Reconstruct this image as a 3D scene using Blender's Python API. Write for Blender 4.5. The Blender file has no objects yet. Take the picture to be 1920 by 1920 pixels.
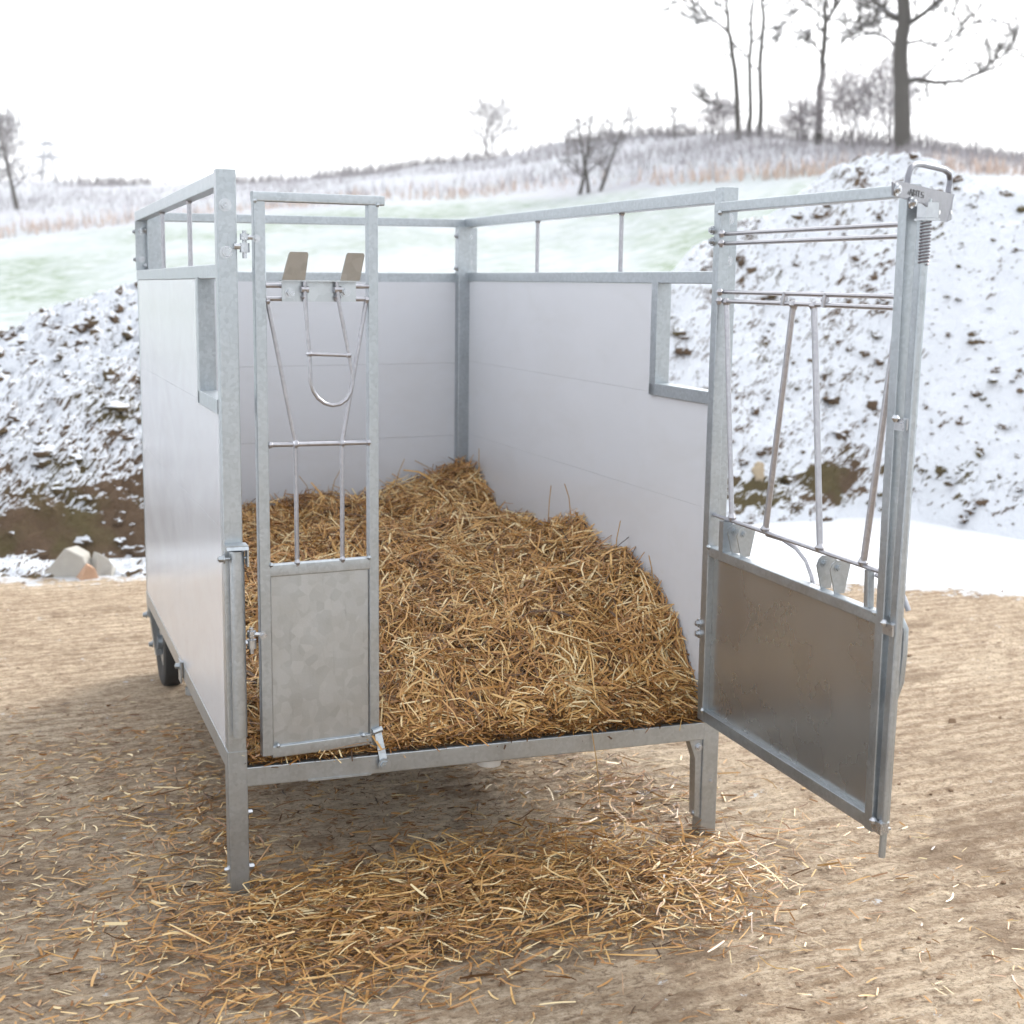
import bpy, math, random
import numpy as np
from mathutils import Vector, Matrix, noise
random.seed(7); rng = np.random.default_rng(7)
SC = bpy.context.scene; COL = SC.collection
# ------------------------------------------------------------------ camera numbers
CP = np.array([-0.6253, -3.7475, 1.7153]); YAW, PIT, ROL, F = -0.3693, -0.1642, 0.0128, 2656.03
def cam_basis():
    f = np.array([-math.sin(YAW)*math.cos(PIT), math.cos(YAW)*math.cos(PIT), math.sin(PIT)])
    r = np.array([math.cos(YAW), math.sin(YAW), 0]); u = np.cross(r, f)
    return np.array([r*math.cos(ROL)+u*math.sin(ROL), -r*math.sin(ROL)+u*math.cos(ROL), -f])
R = cam_basis()
def ray(px, py): return R.T @ np.array([(px-960)/F, -(py-960)/F, -1.0])
def hit_z(px, py, z=0.0):
    d = ray(px, py); return CP + d*((z-CP[2])/d[2])
def at_range(px, py, r):                      # point seen at (px,py) at horizontal range r from the viewpoint
    d = ray(px, py); return CP + d*(r/math.hypot(d[0], d[1]))
# ------------------------------------------------------------------ mesh builder
class MB:
    def __init__(s): s.v = []; s.f = []; s.smooth = []
    def add(s, vs, fs, sm=True):
        o = len(s.v); s.v += [tuple(map(float, p)) for p in vs]; s.f += [tuple(i+o for i in f) for f in fs]; s.smooth += [sm]*len(fs)
    def loft(s, rings, closed=True, caps=True):
        n = len(rings[0]); vs = [p for r in rings for p in r]; fs = []
        for k in range(len(rings)-1):
            for i in range(n if closed else n-1):
                j = (i+1) % n; fs.append((k*n+i, k*n+j, (k+1)*n+j, (k+1)*n+i))
        if caps: fs += [tuple(range(n-1, -1, -1)), tuple(range((len(rings)-1)*n, len(rings)*n))]
        s.add(vs, fs)
    def beam(s, a, b, w, h, up=(0, 0, 1), r=0.004):
        a = np.array(a, float); b = np.array(b, float); d = b-a; d /= np.linalg.norm(d)
        up = np.array(up, float); side = np.cross(d, up); side /= np.linalg.norm(side); up = np.cross(side, d)
        r = min(r, w*.45, h*.45); prof = []
        for cx, cy, a0 in ((1, 1, 0), (-1, 1, 90), (-1, -1, 180), (1, -1, 270)):
            for t in (0, 45, 90):
                an = math.radians(a0+t); prof.append((cx*(w/2-r)+r*math.cos(an), cy*(h/2-r)+r*math.sin(an)))
        s.loft([[p+side*x+up*y for x, y in prof] for p in (a, b)])
    def box(s, lo, hi):
        x0, y0, z0 = lo; x1, y1, z1 = hi
        s.add([(x0,y0,z0),(x1,y0,z0),(x1,y1,z0),(x0,y1,z0),(x0,y0,z1),(x1,y0,z1),(x1,y1,z1),(x0,y1,z1)],
              [(0,3,2,1),(4,5,6,7),(0,1,5,4),(1,2,6,5),(2,3,7,6),(3,0,4,7)])
    def tube(s, pts, rad, n=8, caps=True):
        pts = [np.array(p, float) for p in pts]
        if not hasattr(rad, '__len__'): rad = [rad]*len(pts)
        rings = []; ref = None
        for i, p in enumerate(pts):
            d = pts[min(i+1, len(pts)-1)]-pts[max(i-1, 0)]; d = d/(np.linalg.norm(d)+1e-9)
            if ref is None:
                ref = np.cross(d, (0, 0, 1)) if abs(d[2]) < .9 else np.cross(d, (1, 0, 0))
            ref = ref-d*np.dot(ref, d); ref /= (np.linalg.norm(ref)+1e-9); q = np.cross(d, ref)
            rings.append([p+rad[i]*(ref*math.cos(2*math.pi*k/n)+q*math.sin(2*math.pi*k/n)) for k in range(n)])
        s.loft(rings, True, caps)
    def bolt(s, c, nrm, r=0.009, h=0.007):     # washer, hexagon head, shank end
        c = np.array(c, float); nrm = np.array(nrm, float); nrm /= np.linalg.norm(nrm)
        s.tube([c-nrm*.002, c+nrm*.002], r*1.45, 16); s.tube([c+nrm*.002, c+nrm*(.002+h)], r, 6); s.tube([c+nrm*(.002+h), c+nrm*(.004+h)], r*.5, 8)
    def prism(s, poly, n, t):                  # planar polygon extruded by t along n
        n = np.array(n, float); n /= np.linalg.norm(n); poly = [np.array(p, float) for p in poly]
        s.loft([[p for p in poly], [p+n*t for p in poly]])
    def weld(s, c, r=.006):                    # small bead of weld metal
        c = np.array(c, float); vs = []; fs = []
        for k in range(3):
            for i in range(6):
                th = (k+.5)/3*math.pi; ph = i/6*2*math.pi; q = r*(1+.3*random.random())
                vs.append(c+q*np.array((math.sin(th)*math.cos(ph), math.sin(th)*math.sin(ph), math.cos(th))))
        for k in range(2):
            for i in range(6): fs.append((k*6+i, (k+1)*6+i, (k+1)*6+(i+1) % 6, k*6+(i+1) % 6))
        fs += [tuple(range(6)), tuple(range(17, 11, -1))]; s.add(vs, fs)
    def map(s, fn, k=0): s.v = s.v[:k]+[tuple(fn(*p)) for p in s.v[k:]]; return s
    def split(s):
        '''the separate pieces of this mesh (bits that touch stay together), each as a builder of its own'''
        par = list(range(len(s.v)))
        def fd(i):
            while par[i] != i: par[i] = par[par[i]]; i = par[i]
            return i
        for f in s.f:
            for i in f[1:]: par[fd(i)] = fd(f[0])
        groups = {}
        for i in range(len(s.v)): groups.setdefault(fd(i), []).append(i)
        gl = list(groups.values()); bb = [np.array([s.v[i] for i in g_]) for g_ in gl]; lo = [b.min(0)-.004 for b in bb]; hi = [b.max(0)+.004 for b in bb]
        gp = list(range(len(gl)))
        def fg(i):
            while gp[i] != i: gp[i] = gp[gp[i]]; i = gp[i]
            return i
        for i in range(len(gl)):
            for j in range(i+1, len(gl)):
                if (lo[i] <= hi[j]).all() and (lo[j] <= hi[i]).all():
                    a, b = (bb[i], bb[j]) if len(bb[i]) < len(bb[j]) else (bb[j], bb[i]); c = (a.min(0)+a.max(0))/2
                    if (a.max(0)-a.min(0)).max() < .06 or (b.max(0)-b.min(0)).max() < .08: gp[fg(i)] = fg(j)
        out = {}
        for k, g_ in enumerate(gl): out.setdefault(fg(k), set()).update(g_)
        res = []
        for st_ in out.values():
            idx = sorted(st_); mp = {i: k for k, i in enumerate(idx)}; m2 = MB(); m2.v = [s.v[i] for i in idx]; m2.f = [tuple(mp[i] for i in f) for f in s.f if f[0] in st_]; res.append(m2)
        return res
    def build(s, name, mat, parent=None, angle=35):
        if name in ('bolt', 'bolt_hole', 'curved_stay'):
            for m2 in s.split(): o = m2._build(name, mat, parent, angle)
            return o
        return s._build(name, mat, parent, angle)
    def _build(s, name, mat, parent=None, angle=35):
        me = bpy.data.meshes.new(name); me.from_pydata(s.v, [], s.f); me.materials.append(mat)
        me.polygons.foreach_set('use_smooth', [True]*len(s.f)); me.update()
        try: me.set_sharp_from_angle(angle=math.radians(angle))
        except Exception: pass
        o = bpy.data.objects.new(name, me); COL.objects.link(o)
        if mat.name not in ('tree_bark', 'frosted_twigs', 'soil_clod', 'snowy_earth'):
            wn = o.modifiers.new('weighted_normals', 'WEIGHTED_NORMAL'); wn.keep_sharp = True; wn.weight = 100
        if parent is not None:
            o.parent = parent; o.matrix_parent_inverse = parent_world(parent).inverted()
        return o
def parent_world(p):
    m = p.matrix_basis.copy()
    if p.parent is not None: m = parent_world(p.parent) @ p.matrix_parent_inverse @ m
    return m
def tag(o, label=None, cat=None, group=None, kind=None):
    if label: o['label'] = label
    if cat: o['category'] = cat
    if group: o['group'] = group
    if kind: o['kind'] = kind
    return o
def empty(name, loc):
    o = bpy.data.objects.new(name, None); o.location = loc; COL.objects.link(o); return o
def fast_mesh(name, V, Fq, mat, attr=None, smooth=False, parent=None):
    me = bpy.data.meshes.new(name); V = np.asarray(V, np.float32); Fq = np.asarray(Fq, np.int32)
    me.vertices.add(len(V)); me.vertices.foreach_set('co', V.ravel()); n, k = Fq.shape
    me.loops.add(n*k); me.loops.foreach_set('vertex_index', Fq.ravel())
    me.polygons.add(n); me.polygons.foreach_set('loop_start', np.arange(0, n*k, k, dtype=np.int32))
    me.polygons.foreach_set('use_smooth', np.full(n, smooth))
    me.materials.append(mat)
    for nm, a in (attr or {}).items():
        at = me.attributes.new(nm, 'FLOAT', 'POINT'); at.data.foreach_set('value', np.asarray(a, np.float32))
    me.update(calc_edges=True); me.validate()
    o = bpy.data.objects.new(name, me); COL.objects.link(o)
    if parent is not None: o.parent = parent; o.matrix_parent_inverse = parent_world(parent).inverted()
    return o
# ------------------------------------------------------------------ materials
class NT:
    def __init__(s, name):
        s.m = bpy.data.materials.new(name); s.m.use_nodes = True; s.t = s.m.node_tree; s.n = s.t.nodes
        s.b = s.n['Principled BSDF']; s.out = s.n['Material Output']
    def node(s, typ, **kw):
        n = s.n.new(typ)
        for k, v in kw.items():
            if k[0] == '_': setattr(n, k[1:], v)
            elif k in n.inputs: s.put(n.inputs[k], v)
        return n
    def put(s, sock, v):
        if hasattr(v, 'is_output'): s.t.links.new(v, sock)
        elif isinstance(v, bpy.types.Node): s.t.links.new(v.outputs[0], sock)
        else: sock.default_value = v
    def obj(s): return s.node('ShaderNodeTexCoord').outputs['Object']
    def mapping(s, vec, scale=(1, 1, 1), rot=(0, 0, 0), loc=(0, 0, 0)):
        return s.node('ShaderNodeMapping', Vector=vec, Scale=scale, Rotation=rot, Location=loc).outputs[0]
    def noise(s, vec, scale, detail=4, rough=.55, dist=0.0):
        n = s.node('ShaderNodeTexNoise', Vector=vec, Scale=scale, Detail=detail, Roughness=rough, Distortion=dist); return n.outputs[0]
    def ramp(s, fac, stops):
        n = s.node('ShaderNodeValToRGB'); s.put(n.inputs[0], fac); e = n.color_ramp.elements
        while len(e) < len(stops): e.new(.5)
        for el, (p, c) in zip(e, stops):
            el.position = p; el.color = (c, c, c, 1) if not hasattr(c, '__len__') else (*c, 1)
        return n.outputs[0]
    def math(s, op, a, b=0.0, c=0.0):
        n = s.node('ShaderNodeMath', _operation=op); s.put(n.inputs[0], a); s.put(n.inputs[1], b); s.put(n.inputs[2], c); return n.outputs[0]
    def mix(s, fac, a, b, bt='MIX'):
        n = s.n.new('ShaderNodeMix'); n.data_type = 'RGBA'; n.blend_type = bt; s.put(n.inputs[0], fac)
        for i, v in ((6, a), (7, b)): s.put(n.inputs[i], (*v, 1) if isinstance(v, tuple) and len(v) == 3 else v)
        return n.outputs[2]
    def bump(s, h, strength=.3, dist=.01):
        n = s.node('ShaderNodeBump', Height=h, Strength=strength, Distance=dist); s.put(s.b.inputs['Normal'], n.outputs[0]); return n
    def attr(s, name): return s.node('ShaderNodeAttribute', _attribute_name=name).outputs['Fac']
    def set(s, **kw):
        for k, v in kw.items():
            k = k.replace('_', ' ')
            s.put(s.b.inputs[k], (*v, 1) if isinstance(v, tuple) and len(v) == 3 else v)
        return s.m
def galv(name, base=(.42, .455, .485), rough=.36, spangle=26):
    t = NT(name); v = t.obj()
    vo = t.node('ShaderNodeRGBToBW', Color=t.node('ShaderNodeTexVoronoi', Vector=v, Scale=spangle*4).outputs['Color'])
    n1 = t.noise(v, 9, 5, .6); n2 = t.noise(t.mapping(v, (14, 14, 2)), 6, 5, .65)
    c = t.mix(t.math('MULTIPLY', n1, .7), tuple(x*.80 for x in base), tuple(min(1, x*1.16) for x in base))
    c = t.mix(.10, c, vo, 'OVERLAY')
    c = t.mix(t.ramp(n2, [(.58, 0.0), (.72, .35)]), c, tuple(x*.62 for x in base))
    rr = t.math('ADD', t.math('MULTIPLY', n1, .26), rough-.12)
    t.bump(t.noise(v, 160, 3), .12, .002)
    return t.set(Base_Color=c, Metallic=.88, Roughness=rr)
M_GALV = galv('galvanised_steel'); M_GALV2 = galv('galvanised_sheet', (.52, .535, .535), .34, 14)
M_ROD = galv('galvanised_rod', (.40, .40, .43), .33)
M_BOLT = galv('zinc_bolt', (.52, .54, .57), .28)
def sheet(name, base, rough, met=.75):
    t = NT(name); v = t.obj(); n = t.noise(v, 3.5, 4, .6); sc_ = t.noise(t.mapping(v, (9, 9, 1.5), (.3, .5, 0)), 7, 4, .7)
    c = t.mix(n, tuple(x*.85 for x in base), tuple(x*1.18 for x in base)); pass
    t.bump(t.noise(v, 40, 4), .05, .003)
    return t.set(Base_Color=c, Metallic=met, Roughness=t.math('ADD', t.math('MULTIPLY', n, .16), rough-.08))
M_GALV2 = galv('mottled_zinc_sheet', (.46, .49, .515), .36, 10)
def panel_mat():
    t = NT('white_plastic_panel'); v = t.obj()
    n = t.noise(v, 3, 4); sm = t.noise(t.mapping(v, (1, 1.1, 1.6), (.7, 0, 0)), 2.2, 6, .6, 1.0)
    c = t.mix(n, (.515, .533, .575), (.545, .563, .605))
    zc = t.node('ShaderNodeSeparateXYZ', Vector=t.node('ShaderNodeNewGeometry').outputs['Position']).outputs['Z']
    low = t.ramp(zc, [(.38, 1.), (.95, .12)])
    c = t.mix(t.math('MULTIPLY', low, t.ramp(t.noise(v, 34, 7, .8), [(.55, 0.), (.68, .38)])), c, (.36, .29, .21))
    c = t.mix(t.math('MULTIPLY', t.ramp(t.noise(t.mapping(v, (1, 1, 2.5), (.6, 0, .2)), 2.2, 6, .7, .8), [(.48, 0.), (.70, .16)]), 1.), c, (.40, .385, .37))
    return t.set(Base_Color=c, Roughness=t.math('ADD', t.math('MULTIPLY', sm, .18), .12), Specular_IOR_Level=.55)
M_PANEL = panel_mat()
def simple(name, col, rough=.7, metallic=0., var=.3, scale=8):
    t = NT(name); n = t.noise(t.obj(), scale, 5, .6)
    return t.set(Base_Color=t.mix(n, tuple(x*(1-var) for x in col), tuple(min(1, x*(1+var)) for x in col)), Roughness=rough, Metallic=metallic)
M_TYRE = simple('black_rubber', (.022, .022, .022), .75)
M_MAT = simple('dark_floor_mat', (.07, .065, .06), .85)
M_PVC = simple('white_pvc', (.7, .7, .68), .4, 0, .08)
M_INK = simple('black_ink', (.015, .015, .017), .5)
def straw_mat(name, bright=1.0):
    t = NT(name); a = t.attr('tone'); v = t.obj()
    a2 = t.math('ADD', t.math('MULTIPLY', t.noise(v, 3.2, 3), .34), t.math('SUBTRACT', a, .17))
    c = t.ramp(a2, [(0., (.058*bright, .026*bright, .008*bright)), (.30, (.225*bright, .096*bright, .022*bright)), (.58, (.42*bright, .216*bright, .062*bright)),
                    (.82, (.55*bright, .345*bright, .125*bright)), (1., (.68*bright, .55*bright, .32*bright))])
    m = t.set(Base_Color=c, Roughness=.42, Specular_IOR_Level=.45)
    return m
M_STRAW = straw_mat('straw'); M_STRAWG = straw_mat('straw_on_ground', .92)
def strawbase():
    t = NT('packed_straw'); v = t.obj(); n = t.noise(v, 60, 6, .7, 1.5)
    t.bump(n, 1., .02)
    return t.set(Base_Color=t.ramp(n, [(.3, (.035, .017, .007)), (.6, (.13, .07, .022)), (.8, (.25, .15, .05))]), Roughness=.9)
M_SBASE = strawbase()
def yard_mat():
    t = NT('raked_dirt_on_concrete'); v = t.obj()
    w = t.node('ShaderNodeTexWave', Vector=t.mapping(v, (1, 1, 1), (0, 0, math.radians(-94))), Scale=4.1, Distortion=3.4, Detail=5.0)
    w.inputs['Detail Scale'].default_value = 3.0; w.inputs['Detail Roughness'].default_value = .7; wave = w.outputs['Fac']
    big = t.noise(v, .55, 5, .6, .6); mid = t.noise(t.mapping(v, (1.2, 2.4, 1), (0, 0, -.1)), 5.5, 9, .72, .3); fine = t.noise(v, 75, 6, .85)
    blot = t.noise(t.mapping(v, (1, 2.2, 1), (0, 0, -.1)), 26, 6, .75, .4); patch = t.ramp(t.noise(v, 1.1, 4, .6, .5), [(.38, .15), (.62, 1.)])
    c = t.mix(t.ramp(mid, [(.36, 0.), (.60, 1.)]), (.315, .218, .142), (.67, .535, .385))
    c = t.mix(t.ramp(big, [(.48, 0.), (.60, .6)]), c, (.44, .33, .225))
    c = t.mix(t.ramp(big, [(.36, .7), (.47, 0.)]), c, (.74, .615, .46))
    c = t.mix(t.math('MULTIPLY', t.ramp(blot, [(.50, 0.), (.58, .7)]), patch), c, (.75, .62, .475))
    c = t.mix(t.ramp(blot, [(.38, .75), (.46, 0.)]), c, (.17, .112, .070))
    c = t.mix(t.math('MULTIPLY', t.ramp(wave, [(.08, 1.), (.34, 0.)]), t.math('MULTIPLY', patch, .62)), c, (.27, .175, .10))
    c = t.mix(t.ramp(fine, [(.36, .8), (.49, 0.)]), c, (.15, .098, .06))
    c = t.mix(t.ramp(fine, [(.57, 0.), (.66, .7)]), c, (.72, .64, .53))
    c = t.mix(t.ramp(t.noise(v, 1.3, 7, .72), [(.54, 0.), (.61, .65)]), c, (.21, .14, .085))
    h = t.math('ADD', t.math('MULTIPLY', wave, .7), t.math('ADD', t.math('MULTIPLY', fine, .5), t.math('ADD', t.math('MULTIPLY', mid, .8), t.math('MULTIPLY', blot, .8))))
    t.bump(h, 1.0, .028)
    sn = t.math('ADD', t.attr('snow'), t.math('MULTIPLY', t.math('SUBTRACT', t.noise(v, 7, 7, .78), .5), 3.6))
    c = t.mix(t.ramp(sn, [(.50, 0.), (.62, .95)]), c, (.70, .72, .75))
    return t.set(Base_Color=c, Roughness=.88, Specular_IOR_Level=.25)
M_YARD = yard_mat()
SNOW = (.70, .73, .78)
def field_mat():
    t = NT('snowy_field'); v = t.obj()
    g = t.noise(t.mapping(v, (.05, .22, .2), (0, 0, .25)), 1.5, 5, .6, .6); f = t.noise(v, 2.2, 8, .78)
    k = t.math('MULTIPLY', t.attr('grass'), t.ramp(f, [(.42, .0), (.58, 1.)]))
    fl_ = t.noise(t.mapping(v, (.6, 1.3, .5), (0, 0, .2)), 2.4, 8, .78)
    base = t.mix(t.ramp(fl_, [(.40, 0.), (.62, 1.)]), (.335, .375, .385), (.475, .50, .52))
    base = t.mix(t.attr('near'), base, (.74, .76, .80))
    c = t.mix(k, base, (.165, .225, .140))
    dk = t.noise(v, 3.0, 6, .7)
    c = t.mix(t.math('MULTIPLY', t.attr('grass'), t.ramp(dk, [(.56, 0.), (.66, .6)])), c, (.22, .25, .20))
    scrub = t.attr('scrub'); sn = t.noise(v, .9, 6, .7)
    c = t.mix(t.math('MULTIPLY', scrub, t.ramp(sn, [(.38, .15), (.64, .70)])), c, (.36, .34, .40))
    t.bump(f, .5, .12)
    return t.set(Base_Color=c, Roughness=.8, Specular_IOR_Level=.2)
M_FIELD = field_mat()
def heap_mat():
    t = NT('snowy_earth'); v = t.obj()
    nz = t.node('ShaderNodeSeparateXYZ', Vector=t.node('ShaderNodeNewGeometry').outputs['Normal']).outputs['Z']
    n = t.noise(v, 7, 7, .7); n2 = t.noise(v, 26, 5, .7)
    bare = t.attr('bare')
    k = t.math('ADD', nz, t.math('ADD', t.math('MULTIPLY', n, .50), t.math('MULTIPLY', n2, .50)))
    k = t.math('SUBTRACT', k, .10)
    k = t.math('SUBTRACT', k, bare)
    k = t.ramp(t.math('MULTIPLY', k, .5), [(.345, 0.), (.375, 1.)])
    soil = t.mix(t.noise(v, 5, 7, .7), (.060, .038, .023), (.185, .125, .080))
    soil = t.mix(t.ramp(t.noise(v, 2.1, 3), [(.5, 0.), (.62, .7)]), soil, (.10, .085, .035))
    c = t.mix(k, soil, SNOW)
    t.bump(t.math('ADD', n2, n), .8, .04)
    return t.set(Base_Color=c, Roughness=.85, Specular_IOR_Level=.2)
M_HEAP = heap_mat()
def bark(name, col, snow=.62):
    t = NT(name); v = t.obj()
    nz = t.node('ShaderNodeSeparateXYZ', Vector=t.node('ShaderNodeNewGeometry').outputs['Normal']).outputs['Z']
    n = t.noise(v, 3, 6, .7)
    k = t.ramp(t.math('ADD', nz, t.math('MULTIPLY', n, .5)), [(snow, 0.), (min(1, snow+.12), .8)])
    c = t.mix(n, tuple(x*.65 for x in col), tuple(x*1.4 for x in col))
    return t.set(Base_Color=t.mix(k, c, (.60, .62, .66)), Roughness=.9)
M_BARK = bark('tree_bark', (.055, .048, .040), .90); M_TWIG = bark('frosted_twigs', (.13, .112, .112), .74)
M_BUSH = bark('frosted_bush_twigs', (.23, .20, .205), .62)
M_BRUSH = bark('frosted_brush', (.29, .272, .285), .60)
M_SCRUB = simple('dry_scrub', (.22, .205, .205), .9, 0, .45, .4)
M_REED = simple('dry_grass', (.52, .40, .33), .9, 0, .25, .5)
M_CONC = simple('broken_concrete', (.36, .345, .315), .9, 0, .2, 12); M_BRICK = simple('orange_brick', (.40, .25, .165), .9, 0, .25, 30)
M_STONE = simple('pale_boulder', (.36, .29, .20), .85, 0, .2, 6); M_CLOD = simple('soil_clod', (.20, .13, .08), .95, 0, .4, 30)
# ------------------------------------------------------------------ the pen (fitted footprint, slightly out of square)
W, D = 1.5, 2.266
def MP(x, y, z):
    u, v = x/W, y/D
    return (x+v*(.045*(1-u)+.007*u), y+u*(-.0525*(1-v)+.054*v), z+v*(-.018*(1-u)-.008*u))
pen = empty('calf_pen', (.75, 1.1, 0))
tag(pen, 'galvanised mobile calf pen with white plastic walls, open front gates and straw bed', 'calf pen')
S = .0512; ZP, ZT, ZTb, ZM, ZMb, ZR = 1.980, 1.976, 1.937, 1.741, 1.703, .352
def P(mb, name, mat=M_GALV, parent=pen, label=None):
    o = mb.map(MP).build(name, mat, parent)
    if label: o['label'] = label
    return o
# front corner posts with telescopic legs
for sx in (0, 1):
    cx = S/2 if sx == 0 else W-S/2
    m = MB(); m.beam((cx, S/2, .30), (cx, S/2, ZP), S, S, up=(0, 1, 0), r=.006); post = P(m, 'corner_post')
    m = MB(); m.beam((cx, S/2, .009*sx), (cx, S/2, .42), S+.004, S+.004, up=(0, 1, 0), r=.007)
    m.box((cx-S*.5, S*.05, .008*sx-.002), (cx+S*.5, S*.95, .012*sx+.002)); leg = P(m, 'leg')
    m = MB()
    for z in (1.89, 1.77): m.bolt((cx-.004, 0, z), (0, -1, 0), .0115)
    P(m, 'bolt', M_BOLT, post)
    m = MB()
    if sx == 0:
        m.bolt((cx+S/2+.003, .025, .235), (1, 0, 0), .008, .01); m.bolt((cx+S/2+.003, .025, .075), (1, 0, 0), .009, .012); m.bolt((cx-S/2-.003, .02, .075), (-1, 0, 0), .007, .008)
    else:
        m.bolt((cx-S/2-.003, .02, .235), (-1, 0, 0), .009, .012); m.bolt((cx-S/2-.003, .02, .075), (-1, 0, 0), .010, .016)
        m.bolt((cx+.004, -.003, .18), (0, -1, 0), .004, .001)
    P(m, 'bolt', M_BOLT, leg)
# round guide tube with its cap bracket on the left post
m = MB(); m.tube([(.031, -.020, .47), (.031, -.020, .985)], .0195, 20); P(m, 'guide_tube', M_GALV)
m = MB()
m.box((.000, -.046, .998), (.058, .004, 1.003)); m.box((.055, -.044, .945), (.059, -.001, .998)); m.prism([(0, -.044, 1.000), (.058, -.044, 1.000), (.058, -.050, .992), (.0, -.050, .992)], (0, -1, 0), .003)
m.tube([(-.012, -.02, .965), (.062, -.02, .965)], .005, 8); m.bolt((-.004, -.02, .965), (-1, 0, 0), .009, .012)
P(m, 'cap_bracket', M_GALV)
# gusset on the right leg
m = MB(); g = W-S-.001
m.prism([(g, .006, .318), (g-.044, .006, .318), (g-.022, .006, .255), (g-.018, .006, .07), (g, .006, .06)], (0, 1, 0), .034)
gus = P(m, 'gusset', M_GALV); m = MB(); m.bolt((g-.012, .004, .292), (0, -1, 0), .008); P(m, 'bolt', M_BOLT, gus)
# side walls
PV = .012
for sx in (0, 1):
    s = 1 if sx == 0 else -1; X0 = 0 if sx == 0 else W; rx = X0+s*.0225
    m = MB(); t = .040
    m.beam((rx, S-.006, (ZT+ZTb)/2), (rx, D-.004, (ZT+ZTb)/2), t, ZT-ZTb)
    m.beam((rx, S-.006, (ZM+ZMb)/2), (rx, D-.004, (ZM+ZMb)/2), t, ZM-ZMb)
    m.beam((X0+s*.026, S-.006, ZR+.029), (X0+s*.026, D, ZR+.029), .046, .056)
    m.beam((rx, D-.024, .30), (rx, D-.024, ZTb+.004), t-.004, t, up=(0, 1, 0))
    fr = P(m, 'side_frame')
    for y in (.715, 1.445):
        m = MB(); m.tube([(rx, y, ZMb+.03), (rx, y, ZTb+.01)], .0075, 10); m.weld((rx, y, ZTb-.002), .010); P(m, 'rod', M_ROD, fr)
    # flange plate with bolts at the rear
    m = MB(); m.box((X0-.002 if sx == 0 else X0-.034, D-.052, ZM+.001), (X0+.046 if sx == 0 else X0+.014, D-.046, ZTb-.001)); fl = P(m, 'flange_plate', M_GALV, fr)
    m = MB()
    for z in (1.895, 1.785): m.bolt((X0+s*.022, D-.052, z), (0, -1, 0), .009); m.bolt((X0-s*.001, D-.03, z), (-s, 0, 0), .008)
    P(m, 'bolt', M_BOLT, fl)
    # three wall boards with tongue seams; the top one stops short for the window
    xa, xb = (X0+s*.005, X0+s*.037); lo, hi = min(xa, xb), max(xa, xb)
    for z0, z1, y0 in ((.41, 1.0290, S-.004), (1.0293, 1.3538, S-.004), (1.3541, ZMb-.001, .400)):
        m = MB(); y1 = D-.045
        if z0 > 1.03 and z0 < 1.3: pass
        m.beam(((lo+hi)/2, y0, (z0+z1)/2), ((lo+hi)/2, y1, (z0+z1)/2), hi-lo, z1-z0, r=.0006)
        P(m, 'wall_board', M_PANEL, fr)
    # window frame
    m = MB(); m.beam((rx, .415, 1.345), (rx, .415, ZMb+.004), t+.010, .042, up=(0, 1, 0), r=.003)
    m.beam((rx, S-.004, 1.365), (rx, .4362, 1.365), t+.010, .040, r=.003)
    P(m, 'window_frame', M_GALV, fr)
# board strip below the window (fills from the seam to the sill)
# back wall
m = MB()
m.beam((.03, D-.025, (ZT+ZTb)/2-.001), (W-.03, D-.025, (ZT+ZTb)/2-.001), .038, ZT-ZTb-.004)
m.beam((.03, D-.025, (ZM+ZMb)/2-.004), (W-.03, D-.025, (ZM+ZMb)/2-.004), .038, ZM-ZMb+.004)
m.beam((.03, D-.025, ZR+.029), (W-.03, D-.025, ZR+.029), .038, .05)
for x in (.0715, W-.0605): m.beam((x, D-.068, .30), (x, D-.068, ZTb+.002), .060, .052, up=(0, 1, 0), r=.005)
bf = P(m, 'back_frame')
for z0, z1 in ((.41, 1.0190), (1.0198, 1.3435), (1.3443, ZMb-.004)):
    m = MB(); m.beam((.035, D-.040, (z0+z1)/2), (W-.035, D-.040, (z0+z1)/2), .024, z1-z0, r=.0006); P(m, 'wall_board', M_PANEL, bf)
m = MB()
for x in (.0415-.004, W-.0905-.002):
    for z in (1.90, 1.76): m.bolt((x, D-.068, z), (-1, 0, 0), .009)
P(m, 'bolt', M_BOLT, bf)
m = MB(); m.beam((.10, D-.047, .46), (W-.1, D-.047, .46), .004, .002); 
# floor, front beam, cross members
m = MB(); m.beam((S-.003, .0225, .3435), (W-S+.003, .0225, .3435), .045, .056); fb = P(m, 'front_beam')
m = MB(); m.prism([(.22, -.002, .319), (.40, -.002, .319), (.40, -.002, .314), (.22, -.002, .314)], (0, 1, 0), .04); P(m, 'beam_plate', M_GALV, fb)
m = MB(); m.box((.045, .046, .352), (W-.045, D-.04, .374)); P(m, 'floor', M_MAT)
m = MB()
for y in (.55, 1.05, 1.55, 2.05): m.beam((.05, y, .332), (W-.05, y, .332), .04, .036)
P(m, 'cross_member')
m = MB(); m.tube([(.80, .13, .35), (.80, .13, .262)], .036, 24); P(m, 'drain_pipe', M_PVC)
m = MB(); m.box((-.004, 1.02, .41), (.05, 1.05, .413)); m.box((-.008, 1.00, .345), (-.003, 1.06, .42)); m.bolt((-.008, 1.03, .40), (-1, 0, 0), .010, .012); P(m, 'side_bracket', M_GALV)
m = MB(); m.tube([(.09, 1.45, .20), (.09, 1.45, .35)], .022, 14); m.tube([(.09, 1.45, .175), (.09, 1.45, .20)], .03, 14); P(m, 'support_foot', M_GALV)
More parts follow.
